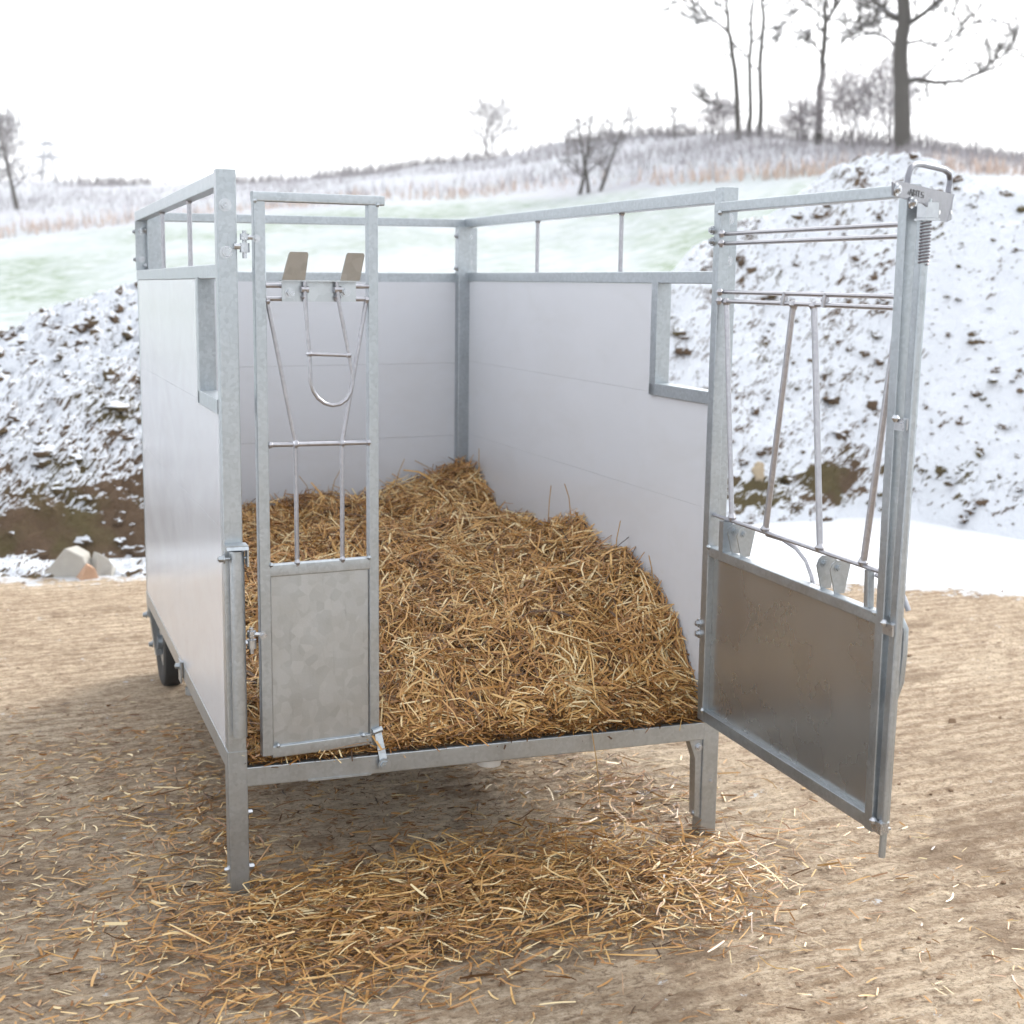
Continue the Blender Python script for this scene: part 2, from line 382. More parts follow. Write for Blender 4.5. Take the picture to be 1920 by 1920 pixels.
# rear legs with wheels
for sx in (0, 1):
    s = 1 if sx == 0 else -1; X0 = 0 if sx == 0 else W
    m = MB(); m.beam((X0+s*.020, D-.03, .36), (X0+s*.046, D-.03, .135), .030, .045, up=(0, 1, 0)); m.bolt((X0+s*.020, D-.03, .18), (-s, 0, 0), .011, .012); m.bolt((X0-s*.001, D-.03, .31), (-s, 0, 0), .011, .012)
    P(m, 'rear_leg')
    m = MB(); rings = []; cx = X0+s*.088; cy = D-.06; rr = .195
    prof = [(-.030, .110), (-.040, .135), (-.042, .165), (-.036, .187), (-.020, .195), (.020, .195), (.036, .187), (.042, .165), (.040, .135), (.030, .110)]
    for k in range(36):
        a = 2*math.pi*k/36; rings.append([(cx+px, cy+pr*math.sin(a), rr+pr*math.cos(a)) for px, pr in prof])
    rings.append(rings[0]); m.loft(rings, True, False); wh = P(m, 'wheel', M_TYRE)
    m = MB(); m.tube([(cx-.028, cy, rr), (cx+.028, cy, rr)], .112, 28); m.tube([(cx-.05, cy, rr), (cx+.05, cy, rr)], .03, 16); P(m, 'rim', M_GALV, wh)
# ------------------------------------------------------------------ gates
def gate_space(O, a):
    O = np.array(O, float); d = np.array([math.cos(a), math.sin(a), 0]); n = np.array([-math.sin(a), math.cos(a), 0])
    return lambda u, v, z: tuple(O+d*u+n*v+np.array([0, 0, z]))
# narrow gate: v<0 is towards the viewer
GL = gate_space((.091, -.02, 0), .081); GT = .028
def G(mb, fn, name, mat=M_GALV, parent=None, label=None):
    o = mb.map(fn).build(name, mat, parent)
    if label: o['label'] = label
    return o
m = MB(); c = GT/2
m.beam((.016, c, .405), (.016, c, 1.901), .031, GT, up=(0, 1, 0)); m.beam((.328, c, .390), (.328, c, 1.901), .029, GT, up=(0, 1, 0))
m.beam((.000, c, 1.9135), (.360, c, 1.9135), GT+.002, .0255)
m.beam((.030, c, .923), (.315, c, .923), GT-.003, .034); m.beam((.030, c, .412), (.315, c, .412), GT-.003, .034)
for q in ((.004, -.001, 1.902), (.34, -.001, 1.902), (.033, 0, .94), (.313, 0, .94), (.045, 0, .431), (.293, 0, .428)): m.weld(q, .006)
gl = G(m, GL, 'narrow_gate', M_GALV, pen)
m = MB(); m.box((.034, .010, .429), (.312, .014, .908)); G(m, GL, 'sheet_panel', M_GALV2, gl)
m = MB(); m.tube([(.030, .006, 1.266), (.318, .006, 1.262)], .0065, 10)
for u, z in ((.036, 1.266), (.106, 1.267), (.238, 1.264), (.313, 1.262)): m.weld((u, .004, z), .0085)
G(m, GL, 'rod', M_ROD, gl)
for u0, z0, u1, z1 in ((.035, 1.645, .106, 1.268), (.309, 1.650, .238, 1.266), (.106, 1.268, .107, .93), (.238, 1.266, .236, .93)):
    m = MB(); m.tube([(u0, .006, z0), (u1, .006, z1)], .0062, 10); m.weld((u0, .004, z0 if z0 > 1.3 else z0-.004), .0085)
    if z1 < 1: m.weld((u1, .004, .941), .0085)
    G(m, GL, 'rod', M_ROD, gl)
for z in (1.686, 1.652):
    m = MB(); m.tube([(.030, .004, z), (.315, .004, z)], .006, 8); G(m, GL, 'crossbar', M_ROD, gl)
m = MB()
m.box((.068, -.016, 1.645), (.272, -.012, 1.6995)); m.box((.062, -.034, 1.6975), (.276, -.012, 1.7015))
for u0, u1, b0, b1 in ((.074, .127, .062, .125), (.230, .281, .221, .276)):
    m.prism([(b0, -.034, 1.702), (b1, -.034, 1.702), (u1, -.058, 1.768), (u1-.004, -.060, 1.774), (u0+.004, -.060, 1.774), (u0, -.058, 1.768)], (0, -.93, -.35), .003)
hp = G(m, GL, 'hook_plate', M_GALV2, gl)
m = MB(); m.bolt((.089, -.016, 1.668), (0, -1, 0), .0095); m.bolt((.243, -.016, 1.671), (0, -1, 0), .0095); G(m, GL, 'bolt', M_BOLT, hp)
m = MB(); lp = [(.127, 1.700), (.128, 1.645), (.133, 1.56), (.138, 1.512), (.139, 1.47), (.140, 1.433), (.148, 1.408), (.160, 1.390), (.178, 1.376), (.200, 1.370), (.222, 1.373), (.240, 1.385), (.252, 1.404), (.258, 1.428), (.256, 1.460), (.248, 1.505), (.236, 1.565), (.220, 1.645), (.214, 1.700)]
m.tube([(u, -.026, z) for u, z in lp], .0055, 10); m.tube([(.138, -.026, 1.508), (.247, -.026, 1.503)], .005, 10)
for u, z in ((.127, 1.665), (.218, 1.665)): m.tube([(u-.010, -.024, z+.012), (u+.010, -.024, z+.012)], .009, 8); m.weld((u, -.022, z-.008), .009)
for u, z in ((.138, 1.508), (.247, 1.503)): m.weld((u, -.026, z), .0085)
G(m, GL, 'feeding_loop', M_ROD, gl)
for z in (1.800, .742):
    m = MB(); m.tube([(-.022, .012, z-.030), (-.022, .012, z-.006)], .013, 12); m.tube([(-.022, .012, z+.002), (-.022, .012, z+.018)], .012, 12)
    m.tube([(-.022, .012, z-.045), (-.022, .012, z+.026)], .006, 8); m.tube([(-.050, .014, z-.014), (-.022, .014, z-.014)], .008, 8); m.tube([(-.022, .010, z+.010), (.004, .002, z+.008)], .006, 8)
    m.bolt((.006, -.002, z+.006), (0, -1, 0), .007, .006); G(m, GL, 'hinge', M_BOLT, gl)
m = MB(); m.prism([(.322, -.006, .440), (.342, -.006, .444), (.354, -.034, .345), (.332, -.034, .338)], (0, -1, 0), .004); m.tube([(.318, -.008, .436), (.346, -.008, .442)], .009, 8); m.bolt((.343, -.038, .344), (0, -1, 0), .0135, .006); m.tube([(.343, -.036, .344), (.343, .01, .344)], .007, 8)
m.box((.345, -.002, .376), (.415, .022, .380)); G(m, GL, 'latch', M_GALV, gl)
# wide gate, folded out to the right: v>0 is away from the camera side
GR = gate_space((1.42, -.055, 0), -1.601); T2 = .034
m = MB(); c = T2/2
m.beam((.017, c, .392), (.017, c, 1.936), .034, T2, up=(0, 1, 0)); m.beam((.926, c, .388), (.926, c, 1.912), .034, T2, up=(0, 1, 0))
m.beam((.000, c, 1.9215), (.945, c, 1.9215), T2+.002, .029)
m.beam((.033, c, .916), (.910, c, .916), T2-.003, .030); m.beam((.0335, c, .407), (.910, c, .407), T2-.003, .036)
for q in ((.036, 0, .93), (.034, 0, .425), (.906, 0, .93), (.035, 0, 1.905)): m.weld(q, .007)
gr = G(m, GR, 'wide_gate', M_GALV, pen)
m = MB(); m.box((.033, .020, .424), (.910, .0235, .902)); G(m, GR, 'sheet_panel', sheet('smooth_zinc_sheet_dull', (.42, .43, .43), .28, .85), gr)
m = MB(); m.beam((.962, c+.002, .398), (.985, c+.002, 1.880), .030, .022, up=(0, 1, 0), r=.006); 
m.tube([(.974, c-.004, .335), (.978, c-.004, .42), (1.004, c-.004, 1.90)], .0085, 10)
lr = G(m, GR, 'latch_rod', M_GALV, gr)
m = MB()
pts = []
for k in range(16*10+1):
    a = 2*math.pi*k/10; z = 1.755+.115*k/160; u = 1.0015+.0; pts.append((u+.0115*math.cos(a), c-.004+.0115*math.sin(a), z))
m.tube(pts, .0022, 5); G(m, GR, 'spring', simple('dark_spring', (.16, .14, .15), .4, .8), lr)
m = MB(); m.box((.985, c-.018, 1.858), (1.018, c+.016, 1.892)); m.box((.980, c-.020, 1.852), (1.022, c+.018, 1.857)); m.tube([(.99, c-.015, 1.905), (.99, c-.03, 1.905)], .008, 8)
G(m, GR, 'guide_block', M_BOLT, lr)
for z in (1.392, .905, .412):
    m = MB(); m.box((.946, -.003, z-.016), (.986, .003, z+.012)); m.tube([(.975, c-.004, z-.014), (.976, c-.004, z+.014)], .0125, 12); m.weld((.957, -.006, z+.012), .008); m.box((.944, .0, z-.008), (.982, .030, z-.003)); G(m, GR, 'rod_guide', M_BOLT, gr)
for z in (1.846, 1.819, 1.681, 1.655, 1.026):
    m = MB(); m.tube([(.03, c, z), (.915, c, z+.001)], .006, 8)
    if z > 1.1: m.weld((.036, c-.01, z), .010); m.weld((.908, c-.006, z), .007)
    if z == 1.681:
        for u in (.386, .589): m.tube([(u, c-.004, 1.650), (u+.006, c, 1.686)], .008, 8); m.tube([(u-.012, c, 1.668), (u+.012, c, 1.668)], .006, 8)
    G(m, GR, 'crossbar', M_ROD, gr)
for u0, u1, rr in ((.435, .338, .0085), (.539, .623, .0085), (.911, .821, .0085), (.060, .143, .0075)):
    m = MB(); m.tube([(u0, c, 1.655), (u1, c, 1.027)], rr, 10); m.weld((u0, c, 1.652), .0115); m.weld((u1, c, 1.036), .012); G(m, GR, 'rod', M_ROD, gr)
for u0 in (.150, .205, .635, .700):
    m = MB(); v0 = -.004; m.prism([(u0, v0+.004, .992), (u0, v0+.010, 1.010), (u0, v0+.022, 1.018), (u0, v0+.058, 1.014), (u0, v0+.062, 1.004), (u0, v0+.048, .931), (u0, v0+.020, .931)], (1, 0, 0), .004)
    m.bolt((u0+.004, v0+.026, .998), (1, 0, 0), .008, .006); G(m, GR, 'pivot_plate', M_GALV, gr)
m = MB(); m.beam((.855, c, .930), (.850, c, 1.022), .022, .018, up=(0, 1, 0)); G(m, GR, 'strut', M_GALV, gr); m = MB(); m.box((.10, 0, .93), (.125, .03, 1.02)); G(m, GR, 'strut', M_GALV, gr)
m = MB(); m.tube([(.30, .045, 1.012), (.38, .05, 1.012), (.45, .052, 1.000), (.50, .053, .975), (.53, .053, .94), (.545, .053, .905)], .0065, 8)
m.tube([(.86, .03, 1.012), (.90, .045, 1.000), (.935, .06, .97), (.95, .065, .94)], .0065, 8); G(m, GR, 'curved_stay', M_ROD, gr)
m = MB(); m.tube([(.955, .034, .93), (.965, .046, .90), (.966, .046, .84), (.964, .043, .77), (.955, .032, .72)], .010, 10); G(m, GR, 'grab_bar', M_GALV, gr)
for z in (1.845, .675):
    m = MB(); m.tube([(-.014, .030, z-.03), (-.014, .030, z-.006)], .012, 12); m.tube([(-.014, .030, z+.002), (-.014, .030, z+.026)], .011, 12); m.tube([(-.014, .03, z-.044), (-.014, .03, z+.036)], .0055, 8)
    m.bolt((-.004, -.002, z-.02), (0, -1, 0), .009, .008); m.bolt((-.006, -.002, z+.012), (0, -1, 0), .009, .008); G(m, GR, 'hinge', M_BOLT, gr)
# latch plate with carrying handle, turned to the right of the gate's free end
LO = np.array(GR(1.030, -.012, 0.)); az = math.radians(-37)
ld = np.array([math.cos(math.radians(35)), math.sin(math.radians(35)), 0]); ln = np.array([-ld[1], ld[0], 0])
def LP(u, v, z): return tuple(LO+ld*u+ln*v+np.array([0, 0, z]))
def lz(px, py):
    d = ray(px, py); t = np.dot(LO-CP, ln)/np.dot(d, ln); q = CP+d*t; return float(np.dot(q-LO, ld)), float(q[2])
outline = [(1675, 341), (1683, 338), (1788, 364), (1784, 412), (1776, 416), (1748, 411), (1744, 392), (1732, 382), (1722, 380), (1684, 369), (1675, 366)]
m = MB(); poly = [lz(*q) for q in outline]
m.prism([(u, 0, z) for u, z in poly], (0, 1, 0), .004)
ax = [lz(*q) for q in ((1788, 364), (1804, 367), (1807, 372), (1798, 410), (1791, 417), (1782, 415))]
m.prism([(poly[2][0], .000, poly[2][1]), (poly[2][0]+.012, .052, poly[2][1]-.004), (poly[2][0]+.006, .056, poly[2][1]-.050), (poly[2][0]-.004, .050, poly[2][1]-.058), (poly[4][0]-.004, .000, poly[4][1])], (1, -.3, 0), .004)
M_PLATE = galv('darker_zinc_plate', (.215, .22, .245), .42); lpz = G(m, LP, 'latch_plate', M_PLATE, gr)
m = MB()
for q in ((1761, 398), (1783, 398)):
    u, z = lz(*q); m.tube([(u, -.0015, z), (u, -.0005, z)], .005, 14)
G(m, LP, 'bolt_hole', simple('painted_snow_brightness', (.8, .82, .85), .9, 0, .02), lpz)  # pale discs on the plate: bright snow behind the holes painted as colour
m = MB(); hh = [lz(*q) for q in ((1711, 346), (1713, 330), (1718, 314), (1726, 308), (1738, 308), (1760, 313), (1780, 318), (1789, 325), (1791, 338), (1787, 362))]
m.tube([(u, .012, z) for u, z in hh], .0066, 12); G(m, LP, 'carrying_handle', M_PLATE, gr)
m = MB(); u, z = lz(1680, 355); m.bolt((u, -.001, z), (0, -1, 0), .0095, .006); u, z = lz(1706, 380); m.bolt((u, -.003, z), (0, -1, 0), .009, .008); G(m, LP, 'bolt', M_BOLT, lpz)
# worn stencilled mark on the latch plate
m = MB(); u0, z0 = lz(1702, 359); u1, z1 = lz(1732, 366); L_ = u1-u0
def st(a, b, w=.0018):
    A = (u0+L_*a[0], -.0006, z0+(z1-z0)*a[0]+.013*(a[1]-.5)); B = (u0+L_*b[0], -.0006, z0+(z1-z0)*b[0]+.013*(b[1]-.5)); m.beam(A, B, .0010, w, up=(.3, 0, 1) if abs(A[0]-B[0]) > .0005 else (1, 0, 0), r=.0002)
for a, b in (((0, .1), (.05, .5)), ((.10, 0), (.18, 1)), ((.18, 1), (.27, 0)), ((.13, .35), (.25, .35)), ((.32, 0), (.32, 1)), ((.32, 1), (.44, .85)), ((.44, .85), (.33, .5)), ((.33, .5), (.45, .2)), ((.45, .2), (.32, 0)),
             ((.52, 0), (.52, 1)), ((.58, 1), (.76, 1)), ((.67, 1), (.67, 0)), ((.98, .95), (.84, .9)), ((.84, .9), (.84, .55)), ((.84, .55), (.98, .45)), ((.98, .45), (.97, .05)), ((.97, .05), (.82, .05))): st(a, b)
G(m, LP, 'stencil_mark', M_INK, lpz)
# ------------------------------------------------------------------ straw
def strands(N, pos, dirs, L, wid, tone, bend=.25, seg=3, nrm=None):
    d = dirs/np.linalg.norm(dirs, axis=1, keepdims=True)
    r = rng.normal(size=(N, 3)); r -= d*np.sum(r*d, 1, keepdims=True); r /= np.linalg.norm(r, axis=1, keepdims=True)
    wv = rng.normal(size=(N, 3))
    if nrm is not None: wv = np.cross(d, nrm)+.45*rng.normal(size=(N, 3))
    wv -= d*np.sum(wv*d, 1, keepdims=True); wv /= np.linalg.norm(wv, axis=1, keepdims=True)
    bn = (rng.random((N, 1))**2)*bend*rng.choice([-1, 1], (N, 1)); V = np.zeros((N, (seg+1)*2, 3)); kink = rng.random((N, 1))
    for k in range(seg+1):
        t = k/seg; c = pos+d*((t-.5)*L[:, None])+r*(bn*L[:, None]*(1-(2*t-1)**2))
        w = wid[:, None]*(.5 if 0 < k < seg else .38)
        V[:, 2*k] = c-wv*w; V[:, 2*k+1] = c+wv*w
    base = (np.arange(N)*(seg+1)*2)[:, None]; Fs = []
    for k in range(seg): Fs.append(base+np.array([[2*k, 2*k+1, 2*k+3, 2*k+2]]))
    Fq = np.stack(Fs, 1).reshape(-1, 4); T = np.repeat(tone, (seg+1)*2)
    return V.reshape(-1, 3), Fq, T
def fbm(x, y, s, seed=0):
    out = np.zeros(len(x))
    for i in range(len(x)): out[i] = noise.fractal(Vector((x[i]*s+seed, y[i]*s-seed, seed*.37)), 1.0, 2.0, 3)
    return out
gx = np.linspace(0, 1, 61); gy = np.linspace(0, 1, 91)
def bedz(u, v):
    x = u*W; y = v*D
    pr = np.interp(y, [-.05, .03, .09, .2, .34, .6, .9, 1.5, 2.3], [.385, .395, .50, .635, .715, .755, .790, .775, .80])
    pl = np.interp(y, [-.05, .06, .2, .45, .8, 1.3, 1.8, 2.3], [.375, .385, .475, .58, .64, .68, .705, .725])
    k = np.clip(u, 0, 1)**1.3
    return pl*(1-k)+pr*k
NG = np.array([[noise.fractal(Vector((a*W*3.1+5, b*D*3.1, 2.2)), 1.0, 2.0, 4) for b in gy] for a in gx])
def ngrid(u, v):
    i = np.clip(u, 0, .9999)*60; j = np.clip(v, 0, .9999)*90; i0 = i.astype(int); j0 = j.astype(int); fi = i-i0; fj = j-j0
    return (NG[i0, j0]*(1-fi)+NG[i0+1, j0]*fi)*(1-fj)+(NG[i0, j0+1]*(1-fi)+NG[i0+1, j0+1]*fi)*fj
def bedh(u, v):
    y = v*D; amp = np.interp(y, [0, .15, .4], [.005, .03, .055])
    corner = .095*np.exp(-((u-.97)**2*W*W+(v-.93)**2*D*D)/.035)+.02*np.exp(-((u-.96)**2*W*W+(y-.85)**2)/.03)
    return bedz(u, v)+ngrid(u, v)*amp*1.3+corner
def MPn(P_):
    x, y, z = P_[:, 0], P_[:, 1], P_[:, 2]; u, v = x/W, y/D
    return np.stack([x+v*(.045*(1-u)+.007*u), y+u*(-.0525*(1-v)+.054*v), z+v*(-.018*(1-u)-.008*u)], 1)
U, Vv = np.meshgrid(np.linspace(.030, .970, 90), np.linspace(.004, .968, 130), indexing='ij')
Z = bedh(U.ravel(), Vv.ravel())-.028; Z = np.maximum(Z, .3745)
BV = MPn(np.stack([U.ravel()*W, Vv.ravel()*D, Z], 1))
ii, jj = np.meshgrid(np.arange(89), np.arange(129), indexing='ij'); q = (ii*130+jj).ravel(); BF = np.stack([q, q+130, q+131, q+1], 1)
bed = empty('straw_bed', (.75, .9, .374)); tag(bed, 'deep golden straw bedding heaped inside the calf pen, higher along the back wall', 'straw bedding', None, 'stuff')
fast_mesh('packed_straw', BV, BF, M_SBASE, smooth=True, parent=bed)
N = 58000
u = rng.random(N); v = rng.random(N)**1.25; u = .028+u*.944; v = .0+v*.965
N2 = 3500; u[:N2] = .03+.94*rng.random(N2); v[:N2] = rng.random(N2)*.05
x = u*W; y = v*D; e = .004
z0 = bedh(u, v); gxr = (bedh(u+e, v)-bedh(u-e, v))/(2*e*W); gyr = (bedh(u, v+e)-bedh(u, v-e))/(2*e*D)
nr = np.stack([-gxr, -gyr, np.ones(N)], 1); nr /= np.linalg.norm(nr, axis=1, keepdims=True)
# clumped directions: neighbouring stalks lie partly the same way
cl = np.array([noise.noise(Vector((a*7, b*7, .5))) for a, b in zip(x, y)])
ang = cl*9+rng.normal(size=N)*np.where(rng.random(N) < .6, .45, 1.6); d = np.stack([np.cos(ang), np.sin(ang), np.zeros(N)], 1)
d[:, 2] = (gxr*d[:, 0]+gyr*d[:, 1])+rng.normal(size=N)*.24
up = rng.random(N) < .035; d[up, 2] += rng.random(up.sum())*1.6
Ls = rng.gamma(3.2, .023, N)+.02; Ls = np.clip(Ls, .03, .24); wd = rng.uniform(.0018, .0054, N)*(1+.6*(rng.random(N)<.14))
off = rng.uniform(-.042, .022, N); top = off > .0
pos = np.stack([x, y, z0+off], 1)
hl = Ls*.5*np.abs(d[:, 0])/np.linalg.norm(d, axis=1); pos[:, 0] = np.clip(pos[:, 0], .045+hl*.8, W-.045-hl*.8)
hl = Ls*.5*np.abs(d[:, 1])/np.linalg.norm(d, axis=1); fr_ = np.where(rng.random(N) < .07, -.004, .030); pos[:, 1] = np.clip(pos[:, 1], fr_+hl*.8, D-.06-hl*.9)
pos[:, 2] = np.maximum(pos[:, 2], .382+rng.random(N)*.012)
low = pos[:, 1] < .10; d[low, 2] = np.clip(d[low, 2], -.12, .35)
tone = np.clip(rng.normal(.47, .23, N)+off*7.5+.16*np.array([noise.noise(Vector((a*9, b*9, 7.))) for a, b in zip(x, y)])*2, 0, 1); tone[rng.random(N) < .035] = 1.  # deeper stalks get a darker tone: shade of the gaps put into the colour
V_, F_, T_ = strands(N, MPn(pos), d, Ls, wd, tone, .22, 3, nr)
fast_mesh('straw_stalks', V_, F_, M_STRAW, {'tone': T_}, parent=bed)
# long single stalks: one hangs from the front beam, a few stand against the walls
m = MB(); m.tube([(1.02, .02, .385), (1.07, -.012, .384), (1.085, -.014, .30), (1.10, -.02, .16), (1.11, -.02, .02)], [.0018, .0018, .0016, .0014, .001], 5)
for x_, y_, z_, dx, dz in ((1.40, .55, .79, .02, .12), (1.42, .95, .88, -.03, .10), (1.37, 1.05, .85, .01, .11), (1.30, 2.16, .86, -.10, .06), (1.1, 2.16, .80, .05, .13), (.80, 2.16, .79, .06, .12), (.72, 2.15, .79, -.06, .09), (1.43, 1.95, .89, 0, .10), (1.42, .30, .75, -.02, .09), (.5, 2.15, .78, -.02, .10)):
    m.tube([(x_, y_, z_-.04), (x_+dx*.4, y_, z_+dz*.5), (x_+dx, y_, z_+dz)], .0018, 5)
tb = simple('straw_stalk', (.36, .22, .08), .5); o = m.map(MP).build('straw_stalks', tb, bed)
# straw lying on the yard
def ground_strands(N, xs, ys, hmax, tone_mu, lmul=1.):
    a = rng.normal(.1, .9, N); d = np.stack([np.cos(a), np.sin(a), rng.normal(size=N)*(.05+2.5*hmax)], 1)
    L = np.clip(rng.gamma(3.0, .0145, N)+.018, .02, .15)*lmul; w = rng.uniform(.0018, .0058, N)*(1+.5*(rng.random(N)<.08)); p = np.stack([xs, ys, .008+rng.random(N)*hmax+np.abs(d[:, 2])*L*.5], 1)
    t = np.clip(rng.normal(tone_mu, .26, N), 0, 1); t[rng.random(N) < .05] = 1.
    return strands(N, p, d, L, w, t, .14, 3, np.tile([0, 0, 1.], (N, 1)))
parts = []
def cluster(N, c, sx, sy, rot, h, mu=.50, lm=1.):
    a = rng.normal(size=N)*sx; b = rng.normal(size=N)*sy; a *= 1.25; b *= 1.35; parts.append(ground_strands(N, c[0]+a*math.cos(rot)-b*math.sin(rot), c[1]+a*math.sin(rot)+b*math.cos(rot), h, mu, lm))
def g(px, py): q = hit_z(px, py); return q[0], q[1]
for (px, py), n, sx, sy, h in (((1180, 1650), 1700, .20, .11, .05), ((1020, 1670), 1700, .20, .12, .05), ((850, 1690), 1500, .20, .12, .045), ((680, 1720), 1100, .17, .12, .035), ((540, 1690), 500, .15, .09, .02),
                               ((620, 1790), 750, .15, .10, .03), ((450, 1780), 330, .13, .10, .02), ((780, 1770), 420, .14, .07, .02), ((1150, 1760), 330, .16, .06, .02), ((1290, 1700), 380, .10, .09, .02),
                               ((640, 1880), 200, .20, .06, .012), ((1180, 1480), 420, .16, .10, .02), ((1050, 1560), 260, .25, .08, .012), ((380, 1600), 260, .10, .16, .015), ((300, 1520), 220, .12, .2, .012), ((230, 1700), 90, .1, .1, .01)):
    cluster(n, g(px, py), sx, sy, -.12, h)
n = 2400; xs = rng.uniform(-1.3, 2.1, n); ys = rng.uniform(-1.25, 1.0, n); k = rng.random(n) < np.where(xs < .1, .85, np.where((xs < 1.4) & (ys < .2), .5, .06)); xs, ys = xs[k], ys[k]
parts.append(ground_strands(len(xs), xs, ys, .004, .50, .62))
n = 1300; xs = rng.uniform(-1.2, -.05, n); ys = rng.uniform(-.6, 2.0, n); parts.append(ground_strands(n, xs, ys, .004, .48, .5))
n = 2600; xs = rng.uniform(-1.3, .1, n); ys = rng.uniform(-1.0, 1.6, n); parts.append(ground_strands(n, xs, ys, .004, .55, .55))
n = 260; xs = rng.uniform(1.2, 2.2, n); ys = rng.uniform(-1.3, .2, n); parts.append(ground_strands(n, xs, ys, .004, .6, .6))
n = 3500; xs = rng.uniform(.0, 1.5, n); ys = rng.uniform(.0, 1.6, n); parts.append(ground_strands(n, xs, ys, .004, .35, .45))  # fine straw under the pen, its shade painted in as a darker tone
VV = []; FF = []; TT = []; o_ = 0
for a, b, c_ in parts: VV.append(a); FF.append(b+o_); TT.append(c_); o_ += len(a)
gs = fast_mesh('loose_straw', np.concatenate(VV), np.concatenate(FF), M_STRAWG, {'tone': np.concatenate(TT)})
tag(gs, 'loose golden straw scattered on the yard in front of and under the pen', 'straw', None, 'stuff')
# ------------------------------------------------------------------ terrain
PXC = [-900, 0, 250, 480, 730, 900, 1050, 1200, 1380, 1500, 1700, 1750, 1920, 2800]
YF = [470, 447, 420, 400, 377, 370, 362, 350, 338, 330, 326, 324, 330, 380]
YC = [345, 343, 341, 340, 318, 295, 266, 253, 249, 262, 272, 284, 309, 340]
RF = [80, 72, 70, 66, 62, 60, 58, 54, 48, 46, 46, 46, 46, 46]
RC = [120, 115, 112, 105, 95, 90, 84, 76, 68, 66, 62, 62, 64, 64]
az_of = lambda px: math.atan2(*(ray(px, 500)[[0, 1]]))
AZ = np.array([az_of(p) for p in PXC]); ZF = np.array([at_range(p, y, r)[2] for p, y, r in zip(PXC, YF, RF)]); ZC = np.array([at_range(p, y, r)[2] for p, y, r in zip(PXC, YC, RC)])
def terr(az, r):
    zf = np.interp(az, AZ, ZF); zc = np.interp(az, AZ, ZC); rf = np.interp(az, AZ, RF); rc = np.interp(az, AZ, RC)
    xs = [np.zeros_like(zf)]
    t = np.clip((r-13)/(rf-13), 0, 1); z = zf*t**1.15
    t2 = np.clip((r-rf)/(rc-rf), 0, 1); z = z+(zc-zf)*(t2**.92)
    z = z-np.clip(r-rc, 0, 60)*.06
    return z
def terr_xy(x, y):
    return float(terr(math.atan2(x-CP[0], y-CP[1]), math.hypot(x-CP[0], y-CP[1])))
rad = np.concatenate([[.01], np.linspace(1.5, 12, 12), np.linspace(13, 130, 130), np.geomspace(134, 185, 8)])
azs = np.concatenate([np.linspace(AZ[0]-2.4, AZ[0]-.05, 30), np.linspace(AZ[0], AZ[-1], 260), np.linspace(AZ[-1]+.05, AZ[0]-2.4+2*math.pi, 40)])
A_, R_ = np.meshgrid(azs, rad, indexing='ij'); zz = terr(A_.ravel(), R_.ravel())
px_, py_ = CP[0]+R_.ravel()*np.sin(A_.ravel()), CP[1]+R_.ravel()*np.cos(A_.ravel())
rr_ = R_.ravel(); nn = np.array([noise.fractal(Vector((a*.12, b*.12, 0)), 1, 2, 5) if 12 < r < 300 else 0 for a, b, r in zip(px_, py_, rr_)])
zz = zz+nn*np.interp(rr_, [12, 20, 60, 120], [0, .05, .16, .35])
sc = np.clip((rr_-np.interp(A_.ravel(), AZ, RF)+3+nn*6)/4, 0, 1)
nr_, na_ = len(rad), len(azs); ii, jj = np.meshgrid(np.arange(na_-1), np.arange(nr_-1), indexing='ij'); q = (ii*nr_+jj).ravel()
gra = np.array([max(0., min(1., (noise.fractal(Vector((a*11, r*.10, 4)), 1, 2, 4)+.42)*1.15))*(1 if r > 17 else 0) for a, r in zip(A_.ravel(), rr_)])*(1-sc)
o = fast_mesh('snow_field', np.stack([px_, py_, zz-.004], 1), np.stack([q, q+nr_, q+nr_+1, q+1], 1)[:, ::-1], M_FIELD, {'scrub': sc, 'grass': gra, 'near': (rr_ < 15).astype(float)}, smooth=True)
tag(o, kind='structure')
def ground_at(px, py):                        # where the sight line through a point meets the hill
    d = ray(px, py); hd = math.hypot(d[0], d[1]); last = None
    for r in np.arange(16, 150, .25):
        q = CP+d*(r/hd)
        if q[2] < terr_xy(q[0], q[1])+.02: return q
    return at_range(px, py, np.interp(az_of(px), AZ, RC)-.5)
# yard sheet with a ragged snow edge
edge = []
for px, py in ((-900, 1092), (-300, 1085), (0, 1080), (130, 1082), (265, 1079), (500, 1085), (800, 1090), (1200, 1092), (1450, 1092), (1600, 1096), (1680, 1099), (1760, 1103), (1840, 1108), (1920, 1119), (2100, 1140), (2500, 1190)): edge.append(hit_z(px, py)[:2])
fine = []
for a, b in zip(edge[:-1], edge[1:]):
    n_ = max(2, int(np.linalg.norm(b-a)/.05))
    for k in range(n_): p = a+(b-a)*k/n_; w = noise.fractal(Vector((p[0]*2.2, p[1]*2.2, 0)), 1, 2, 5)*.10; fine.append((p[0], p[1]+w))
mb = MB(); n_ = len(fine); vs = [(x, y, 0.) for x, y in fine]+[(x+(x-1)*.6, -9., 0.) for x, y in fine]
mb.add(vs, [(i, n_+i, n_+i+1, i+1) for i in range(n_-1)]); o = mb.build('yard', M_YARD); tag(o, kind='structure')
EX = np.array([p[0] for p in fine]); EY = np.array([p[1] for p in fine]); od = np.argsort(EX); EX, EY = EX[od], EY[od]
xs_ = np.arange(-1.8, 7.0, .025); ys_ = np.arange(-1.5, 5.6, .021); XX, YY = np.meshgrid(xs_, ys_, indexing='ij'); xf, yf = XX.ravel(), YY.ravel()
